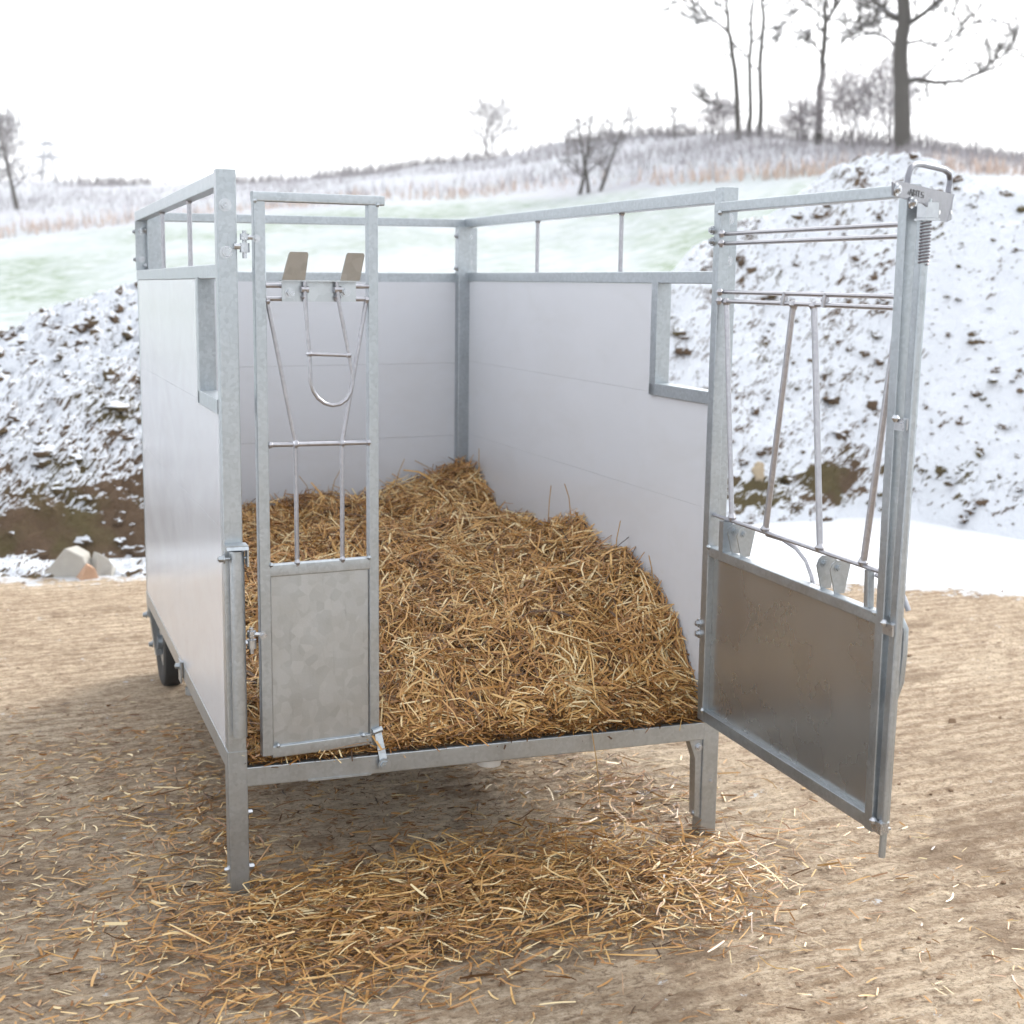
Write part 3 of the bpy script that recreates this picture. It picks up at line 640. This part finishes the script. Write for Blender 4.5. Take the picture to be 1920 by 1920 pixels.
ph = (-.07*xf+.9976*yf); wob = np.array([noise.fractal(Vector((a*1.1, b*1.6, 0)), 1, 2, 3) for a, b in zip(xf, yf)]); hn = np.array([noise.fractal(Vector((a*9, b*13, 3)), .8, 2, 3) for a, b in zip(xf, yf)])
amp_ = np.interp(xf, [-1.5, .2, 1.6, 2.4], [.0022, .0015, .0052, .0072])*np.clip(.6+wob, .1, 1.3)
zf_ = .0050+amp_*np.sin(ph*2*math.pi/.0760+wob*4.5+hn*1.2)+hn*.0028; zf_ = np.maximum(zf_, .0012); bt_ = np.clip(np.minimum(np.minimum(xf-xs_[0], xs_[-1]-xf), yf-ys_[0])/.5, 0, 1); zf_ = .0006+(zf_-.0006)*bt_
dd_ = np.interp(xf, EX, EY)-yf; keepv = dd_ > -.02+.05*hn; n2 = len(ys_)
ii, jj = np.meshgrid(np.arange(len(xs_)-1), np.arange(n2-1), indexing='ij'); q = (ii*n2+jj).ravel(); Fq = np.stack([q, q+n2, q+n2+1, q+1], 1); Fq = Fq[keepv[Fq].all(1)]
used = np.unique(Fq); rem = np.full(len(xf), -1); rem[used] = np.arange(len(used))
o = fast_mesh('yard', np.stack([xf, yf, zf_], 1)[used], rem[Fq], M_YARD, {'snow': np.clip(1-dd_/np.where(xf < 1.2, .40, .34), 0, 1)[used]*.9}, smooth=True); tag(o, kind='structure')
# snow bank lying along the yard's edge
def ribbon(name, cols, mat, prof, noise_amp, attr=None, nsub=40, res=90, ns=3.0, seed=0, bare=None):
    """cols: list of (base point, crest point, back range); a lumpy heap from base over crest and down behind"""
    B = np.array([c[0] for c in cols]); K = np.array([c[1] for c in cols]); tt = np.linspace(0, len(cols)-1, res); V = []; BA = []
    ss = np.concatenate([np.linspace(0, 1, nsub), 1+np.linspace(.03, 1, nsub//3)])
    for t in tt:
        b = np.array([np.interp(t, range(len(cols)), B[:, k]) for k in range(3)]); kx = np.array([np.interp(t, range(len(cols)), K[:, k]) for k in range(3)])
        for s_ in ss:
            if s_ <= 1: xy = b[:2]+(kx[:2]-b[:2])*s_; z = kx[2]*np.interp(s_, *prof)
            else: xy = kx[:2]+(kx[:2]-b[:2])*(s_-1)*1.1; z = kx[2]*(1-(s_-1)**1.3)-.05
            amp = noise_amp(t/(len(cols)-1), s_)
            p3 = Vector((xy[0]*ns+seed, xy[1]*ns, z*ns))
            n1 = noise.fractal(p3, .9, 2.1, 5); n2 = abs(noise.noise(p3*2.7)); n3 = noise.fractal(p3*5.0, .8, 2.0, 3)
            edge_ = min(1, s_*10) if s_ < 1 else 1
            V.append((xy[0]+n3*amp*.5*edge_, xy[1]-n1*amp*.7*edge_+n2*amp*.3, z+(n1*amp+n3*amp*.55-n2*amp*.4)*edge_-.01))
            BA.append(bare(t/(len(cols)-1), s_, n1) if bare else 0)
    m_ = len(ss); ii, jj = np.meshgrid(np.arange(res-1), np.arange(m_-1), indexing='ij'); q = (ii*m_+jj).ravel()
    return fast_mesh(name, V, np.stack([q, q+m_, q+m_+1, q+1], 1)[:, ::1], mat, {'bare': BA}, smooth=False), V
def heap_cols(base, crest):
    xs = np.linspace(base[0][0], base[-1][0], 24); out = []
    for x in xs:
        by = np.interp(x, [b[0] for b in base], [b[1] for b in base]); cy = np.interp(x, [c_[0] for c_ in crest], [c_[1] for c_ in crest]); cr = np.interp(x, [c_[0] for c_ in crest], [c_[2] for c_ in crest])
        out.append((hit_z(x, by), at_range(x, cy, cr)))
    return out
# right heap
rc_ = heap_cols([(1120, 985), (1300, 985), (1380, 982), (1500, 978), (1620, 968), (1700, 972), (1800, 990), (1920, 1012), (2200, 1060), (2500, 1100)],
               [(1120, 620, 11.2), (1220, 540, 11.6), (1265, 500, 11.8), (1310, 445, 12), (1380, 418, 12.3), (1470, 385, 12.6), (1540, 322, 12.8), (1600, 296, 13), (1700, 283, 13.2), (1760, 292, 13.2), (1830, 335, 13), (1920, 352, 13), (2200, 420, 12.6), (2500, 560, 12)])
def bareR_dark_hollow(t, s, n):
    px = 1120+t*1380; b = 0.0
    if 1330 < px < 1640: b += .85*math.exp(-((s-.085)/.05)**2)*math.exp(-((px-1560)/60)**2)+.30*math.exp(-((s-.07)/.05)**2)*math.exp(-((px-1430)/80)**2)  # bare soil; also paints in the shade of a dark hollow at the foot
    b += .12*math.exp(-((s-.9)/.08)**2)*math.exp(-((px-1590)/50)**2)
    return b+.16*n-.10
hr, HV = ribbon('earth_heap', rc_, M_HEAP, ([0, .06, .16, .3, .5, .75, .9, 1], [0, .07, .18, .30, .49, .74, .91, 1]), lambda t, s: .050 if s > .12 else .09, nsub=190, res=440, ns=3.2, seed=3, bare=bareR_dark_hollow)
tag(hr, 'tall lumpy heap of snow covered earth behind the open wide gate', 'earth heap')
lc_ = heap_cols([(-420, 1060), (-100, 1056), (0, 1052), (80, 1050), (150, 1048), (265, 1044), (420, 1040), (520, 1040)],
               [(-420, 860, 10.4), (-150, 720, 10.8), (0, 628, 11.2), (87, 575, 11.4), (140, 552, 11.5), (240, 526, 11.6), (330, 520, 11.6), (420, 560, 11.4), (520, 640, 11.2)])
def bareL(t, s, n):
    px = -420+t*940
    b = np.interp(s, [0, .03, .055, .085, .13, .24, .45, .7, 1], [.30, .95, .72, .36, .12, -.06, -.24, -.42, -.55])
    b += .30*math.exp(-((px-225)/60)**2)*math.exp(-((s-.38)/.12)**2)
    return b+.26*n
hl_, HL = ribbon('earth_heap', lc_, M_HEAP, ([0, .03, .07, .13, .22, .4, .6, .8, 1], [0, .09, .20, .29, .40, .57, .73, .87, 1]), lambda t, s: .062 if s > .1 else .06, nsub=200, res=400, ns=4.6, seed=11, bare=bareL)
tag(hl_, 'snow dusted earth heap with a bare brown foot beyond the left wall', 'earth heap')
# clods poking through the snow: one scatter per heap
def lump(mb, c, sx, sy, sz, rot, n=8, seed=0, rough=.5, K=6):
    vs = []; fs = []; ca, sa = math.cos(rot), math.sin(rot)
    for k in range(K):
        th = math.pi*(k+.5)/K
        for i in range(n):
            ph = 2*math.pi*(i+.5*(k % 2))/n; d_ = Vector((math.sin(th)*math.cos(ph), math.sin(th)*math.sin(ph), math.cos(th))); q = 1+rough*(noise.noise(d_*1.5+Vector((seed, 0, 0)))*1.6+noise.noise(d_*3.5+Vector((0, seed, 0)))*1.0)
            x, y = d_.x*sx*q, d_.y*sy*q; vs.append((c[0]+x*ca-y*sa, c[1]+x*sa+y*ca, c[2]+d_.z*sz*q))
    for k in range(K-1):
        for i in range(n): fs.append((k*n+i, (k+1)*n+i, (k+1)*n+(i+1) % n, k*n+(i+1) % n))
    fs += [tuple(range(n)), tuple(range(K*n-1, (K-1)*n-1, -1))]; mb.add(vs, fs, False)
def clods(parent, HV, N, name, smin, smax, seed, keep=None):
    mb = MB(); r_ = random.Random(seed); cnt = 0
    while cnt < N:
        p = HV[r_.randrange(len(HV))]
        if keep and not keep(p, r_): continue
        s_ = smin+(smax-smin)*r_.random()**3.2; lump(mb, (p[0]+r_.uniform(-.05, .05), p[1]+r_.uniform(-.05, .05), p[2]-s_*.25), s_*r_.uniform(.7, 1.8), s_*r_.uniform(.6, 1.1), s_*r_.uniform(.5, .9), r_.uniform(-.9, .4), 8, r_.random()*50); cnt += 1
    o = mb.build(name, M_HEAP, parent, 20); me = o.data; at = me.attributes.new('bare', 'FLOAT', 'POINT'); at.data.foreach_set('value', [-.10+.55*random.Random(i//48).random() for i in range(len(me.vertices))]); o['kind'] = 'stuff'
clods(hr, HV, 1300, 'clods', .009, .052, 5, lambda p, r_: noise.noise(Vector((p[0]*.9, p[1]*.9, 0))) > -.35 or r_.random() < .25)
clods(hl_, HL, 1300, 'clods', .010, .065, 9, lambda p, r_: r_.random() < (1.0 if p[2] < 1.3 else .5))
# boulder, concrete block and brick
mb = MB(); q = at_range(1538, 705, 9.9); best = min(HV, key=lambda p: (p[0]-q[0])**2+(p[1]-q[1])**2+(p[2]-q[2])**2)
lump(mb, (best[0], best[1]-.01, best[2]+.015), .045, .045, .060, .3, 12, 3.3, .45, 9); tag(mb.build('boulder', M_STONE, None, 60), 'pale sandy boulder poking from the snowy heap behind the wide gate', 'boulder')
def rock(name, px, py, dims, rot, mat, label, cat, seed, tilt=0.):
    mb = MB(); b = hit_z(px, py); sx, sy, sz = dims
    pts = [(-1, -1, 0), (1, -.9, 0), (.9, 1, 0), (-1, .9, 0), (-.15, -.6, 1), (.45, -.7, .70), (.5, .7, .75), (.0, .7, .95)]
    r_ = random.Random(seed); vs = []
    for x, y, z in pts:
        x = (x+r_.uniform(-.15, .15))*sx+tilt*z; y = (y+r_.uniform(-.15, .15))*sy; vs.append((b[0]+x*math.cos(rot)-y*math.sin(rot), b[1]+x*math.sin(rot)+y*math.cos(rot), -.005+z*sz))
    mb.add(vs, [(0, 3, 2, 1), (4, 5, 6, 7), (0, 1, 5, 4), (1, 2, 6, 5), (2, 3, 7, 6), (3, 0, 4, 7)], False)
    o = mb.build(name, mat, None, 20); bv = o.modifiers.new('bevel', 'BEVEL'); bv.width = min(dims)*.10; bv.segments = 2; return tag(o, label, cat)
rock('concrete_lump', 132, 1078, (.135, .09, .175), -.35, M_CONC, 'angular grey concrete lump on the yard edge left of the pen', 'rubble', 1, .03)
rock('concrete_lump', 192, 1076, (.085, .06, .14), .4, M_CONC, 'whitish concrete fragment leaning beside the orange brick', 'rubble', 2, -.03)
rock('brick_fragment', 165, 1085, (.055, .05, .095), .2, M_BRICK, 'orange broken brick lying between pale concrete fragments', 'brick', 3)
rock('concrete_lump', 205, 1077, (.05, .04, .06), .9, M_CONC, 'small pale concrete piece right of the orange brick', 'rubble', 4)
rock('brick_fragment', 1786, 1356, (.022, .018, .026), .9, M_CLOD, 'small reddish clod alone on the yard right of the wide gate', 'clod', 6)
# low snowy ridge along the yard edge on the left
edgeL = [(hit_z(x, 1084+4*math.sin(x*.03)), np.append(hit_z(x, 1062)[:2], .07)) for x in np.linspace(-400, 560, 30)]
def bareE(t, s, n): return .05+.35*max(0, n)+(.25 if s < .3 else 0)
o, _ = ribbon('snow_bank', edgeL, M_HEAP, ([0, .3, .7, 1], [0, .55, .9, 1]), lambda t, s: .035, nsub=24, res=260, ns=6, seed=21, bare=bareE); tag(o, kind='structure')
# small clods and chips on the yard
mb = MB(); r_ = random.Random(4)
for k in range(600):
    px, py = r_.uniform(0, 1920), 1090+830*r_.random()**1.3; b = hit_z(px, py); s_ = .002+.007*r_.random()**5*(1 if py > 1250 else 1.6); lump(mb, (b[0], b[1], .004+s_*.2), s_*1.4, s_, s_*.6, r_.random()*3, 5, k, .5, 4)
o = mb.build('yard_grit', M_CLOD, None, 30); tag(o, 'brown crumbs of earth strewn over the yard', 'earth crumbs', None, 'stuff')
# ------------------------------------------------------------------ trees
def grow(mb, p, d, L, r, depth, rr, droop=.0, nseg=4, kids=(3, 5), thin=.010, spread=.75, sides=4):
    pts = [np.array(p, float)]; rad_ = [r]; d = np.array(d, float)/np.linalg.norm(d)
    for k in range(nseg):
        d = d+np.array([rr.gauss(0, .16), rr.gauss(0, .16), rr.gauss(.03-droop, .12)]); d /= np.linalg.norm(d); pts.append(pts[-1]+d*L/nseg); rad_.append(max(thin*.6, r*(1-(k+1)/nseg*.60)))
    mb.tube(pts, rad_, sides if r > .03 else 3, False)
    if depth <= 0: return
    spawn(mb, pts, rad_, L, depth, rr, droop, kids, thin, spread)
def spawn(mb, pts, rad_, L, depth, rr, droop=0., kids=(3, 5), thin=.01, spread=.75, start=.2):
    tk = {3: 2.5, 2: 1.6, 1: 1.0}.get(depth, 2.3)*thin if thin < .017 else thin
    n = rr.randint(*kids) if depth > 2 else rr.randint(3, 4)
    for k in range(n):
        t = start+(1-start)*(k+rr.random())/n; i = min(int(t*(len(pts)-1)), len(pts)-2); f = t*(len(pts)-1)-i; p = pts[i]+(pts[i+1]-pts[i])*f; d = pts[i+1]-pts[i]; d = d/np.linalg.norm(d)
        q = np.array([rr.gauss(0, 1), rr.gauss(0, 1), rr.gauss(.25, .7)]); q -= d*np.dot(q, d); q /= np.linalg.norm(q)+1e-6
        dd = d*(1-spread*.5)+q*spread; grow(mb, p, dd+np.array([0, 0, .12]), L*(rr.uniform(.40, .95) if depth > 2 else rr.uniform(.42, .72))*(1.1-.35*t), max(tk, min(.06, rad_[i]*.62)), depth-1, rr, droop, 4, kids, thin, spread)
def limb(mb, pxs, r, w0, w1, rr, depth=3, kids=(8, 11), dz=.0, L=None, sides=7):
    """a limb given by where it runs on the tree, thickness from w0 to w1"""
    pts = [at_range(x, y, r+dz*k) for k, (x, y) in enumerate(pxs)]; out = []
    for a, b in zip(pts[:-1], pts[1:]):
        for k in range(3): out.append(a+(b-a)*k/3+np.array([rr.gauss(0, .02), rr.gauss(0, .05), rr.gauss(0, .02)])*(1 if k else 0)*min(1, w0*4))
    out.append(pts[-1]); 
    if depth: w0 *= 1.2; w1 = max(w1*1.3, 1.25*r/F)
    rad_ = list(np.linspace(w0, w1, len(out))); mb.tube(out, rad_, sides, True)
    ln_ = sum(np.linalg.norm(b-a) for a, b in zip(pts[:-1], pts[1:]))
    if depth: spawn(mb, out, rad_, L or min(2.6, max(1.3, ln_)), min(depth, 3), rr, 0, kids if ln_ > 1.6 else (4, 6), .0165, .8)
    return out, rad_
def tree(label, base, seed, trunks, limbs, up=None):
    rr = random.Random(seed); q = ground_at(*base); r = math.hypot(q[0]-CP[0], q[1]-CP[1]); root = empty('bare_tree', tuple(q)); tag(root, label, 'tree', 'bare trees on the snowy hill'); tm = MB(); cm = MB()
    for pxs, w0, w1 in trunks:
        pxs = [(pxs[0][0], pxs[0][1]+6)]+pxs[1:]
        k = r/F; limb(tm, pxs, r, w0*k/2, w1*k/2, rr, 0, sides=10)
    for pxs, w0, w1, dep, dz in limbs:
        k = r/F; limb(cm, pxs, r, w0*k/2, w1*k/2, rr, dep, dz=dz)
    if up: up(cm, r, rr)
    tm.build('trunk', M_BARK, root, 60); cm.build('crown', M_BARK, root, 60); return root
# big oak
tree('largest bare oak with a thick trunk and long snowy limbs behind the tall earth heap', (1690, 285), 1,
     [([(1690, 285), (1691, 200), (1690, 150), (1689, 90), (1696, 30), (1700, -60), (1704, -160)], 31, 20)],
     [([(1700, 152), (1720, 148), (1755, 155), (1800, 152), (1845, 135), (1900, 112)], 9, 2.0, 3, .25), ([(1828, 140), (1850, 125), (1885, 98), (1915, 88)], 4, 1.5, 3, .2),
      ([(1700, 45), (1722, 32), (1752, 8), (1790, -25), (1850, -70)], 9, 3, 3, -.3), ([(1684, 34), (1665, 25), (1640, 0), (1600, -40), (1560, -90)], 12, 4, 3, .3),
      ([(1696, 82), (1725, 76), (1745, 84), (1780, 76), (1800, 58), (1845, 32)], 5, 1.6, 3, -.2), ([(1682, 90), (1665, 72), (1640, 62), (1610, 58), (1590, 62)], 5, 1.4, 3, .2),
      ([(1808, 56), (1795, 35), (1788, 20)], 3, 1.2, 2, .1), ([(1702, -40), (1740, -110), (1800, -190)], 9, 3, 3, .4), ([(1702, -60), (1660, -130), (1620, -220)], 9, 3, 3, -.4), ([(1704, -150), (1715, -240), (1730, -330)], 10, 3, 3, .1),
      ([(1800, 155), (1850, 165), (1890, 170)], 2.2, 1, 2, .2)])
# slender tree with a fork
tree('slim forked bare tree between the three thin trunks and the big oak', (1535, 270), 2,
     [([(1535, 270), (1536, 200), (1541, 150), (1545, 90), (1548, 40), (1549, 0), (1550, -80)], 14, 6)],
     [([(1548, 42), (1562, 20), (1580, -5), (1610, -50)], 7, 2.5, 3, .2), ([(1548, 75), (1575, 60), (1600, 55), (1620, 45), (1660, 30)], 3.6, 1.2, 3, .15), ([(1552, 38), (1590, 38), (1625, 46), (1650, 38), (1690, 25)], 3, 1.2, 3, -.15),
      ([(1540, 100), (1525, 82), (1515, 80)], 4, 1.6, 3, .1), ([(1543, 60), (1530, 45), (1515, 60), (1490, 72)], 3, 1.2, 3, -.2), ([(1546, 36), (1525, 18), (1515, 10), (1485, 22)], 3, 1.2, 3, .2), ([(1550, -60), (1530, -130), (1520, -200)], 5, 2, 3, .2), ([(1549, -20), (1500, -70), (1450, -130)], 5, 2, 3, .2)])
tree('thin leaning trunk on the left of the three tall trunks on the crest', (1384, 262), 3,
     [([(1384, 262), (1382, 200), (1378, 130), (1372, 95), (1366, 60), (1365, 30), (1363, 0), (1360, -80)], 11, 5)],
     [([(1366, 62), (1345, 42), (1325, 28), (1308, 8), (1280, 0), (1255, 6)], 4.6, 1.2, 3, .2), ([(1370, 75), (1385, 92), (1405, 108)], 4, 2.5, 1, .05), ([(1365, 30), (1350, 12), (1335, -10)], 3, 1.5, 3, -.2), ([(1372, 104), (1362, 102), (1355, 98)], 3, 1.2, 2, .1), ([(1340, 42), (1318, 42), (1305, 46)], 2.4, 1, 3, .1), ([(1361, -60), (1330, -130), (1300, -180)], 4, 1.5, 3, .1), ([(1382, 200), (1350, 198), (1325, 190), (1310, 182)], 2, .8, 3, .1)])
tree('straight middle trunk of the three tall trunks on the crest', (1405, 258), 4,
     [([(1405, 258), (1407, 190), (1405, 110), (1409, 70), (1408, 40), (1412, 0), (1414, -80)], 9, 4)],
     [([(1408, 78), (1420, 76), (1427, 66)], 3, 2, 1, 0), ([(1406, 120), (1418, 128), (1424, 132)], 3, 2, 1, 0), ([(1409, 50), (1402, 45), (1396, 52)], 2.4, 1.2, 2, .1), ([(1413, -40), (1400, -100), (1380, -160)], 3.4, 1.4, 3, .2), ([(1412, -10), (1430, -60), (1440, -120)], 3, 1.4, 3, -.2)])
tree('straight right hand trunk of the three tall trunks on the crest', (1425, 256), 5,
     [([(1425, 256), (1427, 190), (1425, 120), (1430, 60), (1431, 20), (1428, -10), (1430, -90)], 10, 5)],
     [([(1431, 52), (1450, 54), (1465, 58)], 3, 1, 3, .1), ([(1429, 90), (1450, 82), (1468, 74)], 2.4, 1, 3, -.1), ([(1431, 15), (1440, 5), (1446, -8)], 3, 1.4, 3, .1), ([(1429, -40), (1460, -100), (1480, -170)], 4, 1.5, 3, .2), ([(1430, -80), (1420, -160), (1430, -220)], 4, 1.5, 3, -.2)])
def bush(label, base, seed, h_px, w_px, stems, trunk=0, mat=None, depth=3, kids=(3, 5), name='bare_tree', cat='tree', spread=.75, thin=.012, lean=1.):
    rr = random.Random(seed); q = ground_at(*base); r = math.hypot(q[0]-CP[0], q[1]-CP[1]); k = r/F; root = empty(name, tuple(q)); tag(root, label, cat, 'small bare trees and bushes on the hill'); tm = MB(); cm = MB()
    for i in range(stems):
        a = rr.uniform(0, 6.28); off = (i-(stems-1)/2)*trunk*k*2.2 if stems > 1 and trunk else 0; p0 = q+np.array([math.cos(YAW)*off, math.sin(YAW)*off, -.1]); H = h_px*k*rr.uniform(.75, 1.); tw = w_px*k
        lx = rr.uniform(-1, 1)*tw/H*.45*lean; dirv = np.array([lx, rr.uniform(-.3, .3), 1.]); dirv /= np.linalg.norm(dirv); pts = [p0]; n_ = 7
        for j in range(n_): dirv = dirv+np.array([rr.gauss(0, .07), rr.gauss(0, .07), .05]); dirv /= np.linalg.norm(dirv); pts.append(pts[-1]+dirv*H/n_)
        rad_ = list(np.linspace(max(trunk*k/2, thin*1.5), thin, n_+1)); tm.tube(pts, rad_, 6, True)
        nk = rr.randint(9, 13)
        for j in range(nk):
            t = .22+.75*j/nk; i_ = min(int(t*n_), n_-1); p = pts[i_]+(pts[i_+1]-pts[i_])*(t*n_-i_); a = rr.uniform(0, 6.28)
            grow(cm, p, (math.cos(a)*spread, math.sin(a)*spread, rr.uniform(.15, .7)), tw*.5*(1.1-.7*t)*rr.uniform(.8, 1.2), max(thin, rad_[i_]*.5), depth-1, rr, 0, 4, kids, thin, .8)
    tm.build('trunk', M_BARK if trunk > 3 else M_TWIG, root, 60); cm.build('crown', mat or (M_BUSH if name == 'bush' else M_TWIG), root, 60); return root
bush('small round bare tree standing alone on the ridge left of the hill', (916, 296), 37, 112, 150, 4, 3, depth=3, kids=(4, 6), thin=.017, lean=1.3)
bush('two stemmed scrubby tree at the field edge in front of the hill', (1104, 364), 12, 175, 125, 3, 8, depth=3, kids=(3, 5), thin=.018)
bush('faint slender sapling on the ridge right of the two stemmed tree', (1184, 258), 13, 90, 40, 1, 3.5, depth=3, thin=.018)
bush('short sapling on the ridge left of the three tall trunks', (1266, 262), 14, 75, 40, 1, 4, depth=3, thin=.018)
bush('low frosted bush beside the left of the three tall trunks', (1352, 262), 15, 90, 100, 5, 2, depth=3, name='bush', cat='bush', thin=.0105)
bush('dense tangled bush between the forked tree and the big oak', (1600, 275), 16, 135, 190, 8, 3, depth=3, name='bush', cat='bush', thin=.0105)
bush('frosted bush directly behind the big oak trunk', (1665, 272), 17, 190, 150, 5, 2.5, depth=3, name='bush', cat='bush', thin=.0105)
bush('thin bush in front of the forked tree foot', (1500, 270), 18, 80, 110, 6, 2, depth=3, name='bush', cat='bush', thin=.0105)
bush('hazy bare tree at the left edge of the photo on the far slope', (33, 392), 19, 185, 130, 1, 10, depth=4, kids=(3, 5), thin=.017, lean=.2)
bush('small bare tree cut off by the left edge of the photo', (-30, 390), 20, 190, 130, 2, 6, depth=4, kids=(3, 5), thin=.018)
bush('thin pole like sapling on the far ridge above the left wall', (145, 345), 21, 28, 8, 1, 3, depth=1, thin=.025)
bush('thin leaning sapling right of the big oak', (1753, 290), 22, 90, 14, 1, 2, depth=1, thin=.010)
bush('tall thin sapling near the right edge of the photo', (1820, 300), 23, 140, 26, 1, 2.6, depth=2, thin=.010)
# pylon far away on the left
q = at_range(92, 350, 165); root = empty('power_pylon', tuple(q)); tag(root, 'faint lattice power pylon on the left skyline', 'pylon'); k = 165/F
mb = MB()
for sx in (-1, 1):
    for sy in (-1, 1): mb.tube([q+np.array([sx*1.2, sy*1.2, -3]), q+np.array([sx*.25, sy*.25, 78*k])], .10, 4)
for j in range(9):
    z = -3+j*1.0; w = 1.2-.11*j
    for s in (-1, 1): mb.tube([q+np.array([-w*s, -w, z]), q+np.array([w*s, -w, z+1])], .06, 3)
mb.build('tower', simple('grey_lattice', (.45, .46, .48), .7, .2), root)
mb = MB()
for zz_, w in ((50, 26), (72, 14)): mb.tube([q+np.array([-w*k, 0, zz_*k]), q+np.array([w*k, 0, zz_*k])], .16, 4); mb.tube([q+np.array([-w*k, 0, zz_*k]), q+np.array([0, 0, (zz_+5)*k])], .1, 3); mb.tube([q+np.array([w*k, 0, zz_*k]), q+np.array([0, 0, (zz_+5)*k])], .1, 3)
mb.build('cross_arm', bpy.data.materials['grey_lattice'], root)
# scrub and dry grass on the hillside
def blades(name, N, f, hlo, hhi, wlo, whi, mat, label, cat, seed):
    r_ = np.random.default_rng(seed); az = r_.uniform(AZ[1]-.08, AZ[-2]+.08, N); t = f(r_, az); rf = np.interp(az, AZ, RF); rc = np.interp(az, AZ, RC); rr2 = rf+(rc-rf)*t
    x = CP[0]+rr2*np.sin(az); y = CP[1]+rr2*np.cos(az); nzv = np.array([noise.noise(Vector((a*.12, b*.12, 3.))) for a, b in zip(x, y)]); keep = nzv > r_.uniform(-.45, .25, N); x, y, az, rr2 = x[keep], y[keep], az[keep], rr2[keep]; n = len(x)
    z = terr(az, rr2)-.15; h = r_.uniform(hlo, hhi, n)*(.7+.6*r_.random(n)); w = r_.uniform(wlo, whi, n); lx = r_.normal(size=n)*.18*h; ly = r_.normal(size=n)*.18*h; a = r_.uniform(0, 6.28, n)
    V = np.zeros((n, 4, 3)); V[:, 0] = np.stack([x-w*np.cos(a), y-w*np.sin(a), z], 1); V[:, 1] = np.stack([x+w*np.cos(a), y+w*np.sin(a), z], 1); V[:, 2] = np.stack([x+lx+w*.3*np.cos(a), y+ly, z+h], 1); V[:, 3] = np.stack([x+lx-w*.3*np.cos(a), y+ly, z+h], 1)
    o = fast_mesh(name, V.reshape(-1, 3), np.arange(n*4).reshape(-1, 4), mat); tag(o, label, cat, None, 'stuff')
blades('hillside_scrub', 21000, lambda r_, az: r_.random(len(az))**.8, .25, .65, .012, .032, M_BRUSH, 'frosted brown scrub covering the hillside beyond the field', 'scrub', 1)
blades('crest_scrub', 6000, lambda r_, az: 1-.10*r_.random(len(az)), .35, .85, .02, .05, M_SCRUB, 'darker twiggy scrub along the crest of the hill', 'scrub', 2)
blades('dry_grass', 2600, lambda r_, az: .10*r_.random(len(az))**1.2, .25, .7, .015, .05, M_REED, 'rusty dry grass along the foot of the hillside', 'dry grass', 3)
# ------------------------------------------------------------------ haze, light, camera
hz = bpy.data.materials.new('winter_haze'); hz.use_nodes = True; ht = hz.node_tree; ht.nodes.clear(); ho = ht.nodes.new('ShaderNodeOutputMaterial'); hv = ht.nodes.new('ShaderNodeVolumePrincipled')
hv.inputs['Color'].default_value = (.97, .97, 1, 1); hv.inputs['Density'].default_value = .0010; ht.links.new(hv.outputs[0], ho.inputs['Volume'])
mb = MB(); mb.box((-192, -192, -8), (192, 192, 34)); o = mb._build('haze', hz); tag(o, 'thin pale winter haze lying over the fields', 'haze', None, 'stuff')
wd_ = bpy.data.worlds.new('World'); SC.world = wd_; wd_.use_nodes = True; nt = wd_.node_tree; bg = nt.nodes['Background']
sky = nt.nodes.new('ShaderNodeTexSky'); sky.sky_type = 'NISHITA'; sky.sun_disc = False
SUN_AZ, SUN_EL = math.radians(62), math.radians(34)       # azimuth clockwise from +Y
sky.sun_elevation = SUN_EL; sky.sun_rotation = SUN_AZ; sky.air_density = 1.0; sky.dust_density = 6.0; sky.ozone_density = 1.0
hs = nt.nodes.new('ShaderNodeHueSaturation'); hs.inputs['Saturation'].default_value = .16; hs.inputs['Value'].default_value = 1.0
gm = nt.nodes.new('ShaderNodeMix'); gm.data_type = 'RGBA'; gm.inputs[0].default_value = .60; gm.inputs[7].default_value = (9.2, 9.45, 9.8, 1)
nt.links.new(sky.outputs[0], hs.inputs['Color']); nt.links.new(hs.outputs[0], gm.inputs[6]); nt.links.new(gm.outputs[2], bg.inputs[0]); bg.inputs[1].default_value = .118
sl = bpy.data.lights.new('sun', 'SUN'); sl.energy = 1.5; sl.angle = math.radians(18); sl.color = (1, .96, .90); so = bpy.data.objects.new('sun', sl); COL.objects.link(so)
sd = Vector((math.sin(SUN_AZ)*math.cos(SUN_EL), math.cos(SUN_AZ)*math.cos(SUN_EL), math.sin(SUN_EL))); so.rotation_euler = sd.to_track_quat('Z', 'Y').to_euler()
cd = bpy.data.cameras.new('camera'); cam = bpy.data.objects.new('camera', cd); COL.objects.link(cam); SC.camera = cam
cd.sensor_width = 36; cd.sensor_fit = 'HORIZONTAL'; cd.lens = 36*F/1920; cd.clip_start = .05; cd.clip_end = 2000
cam.matrix_world = Matrix([[*R.T[0], CP[0]], [*R.T[1], CP[1]], [*R.T[2], CP[2]], [0, 0, 0, 1]])
cd.dof.use_dof = True; cd.dof.focus_distance = 3.95; cd.dof.aperture_fstop = 3.6
SC.view_settings.view_transform = 'Standard'; SC.view_settings.look = 'None'; SC.view_settings.gamma = 1; SC.view_settings.exposure = 1.22
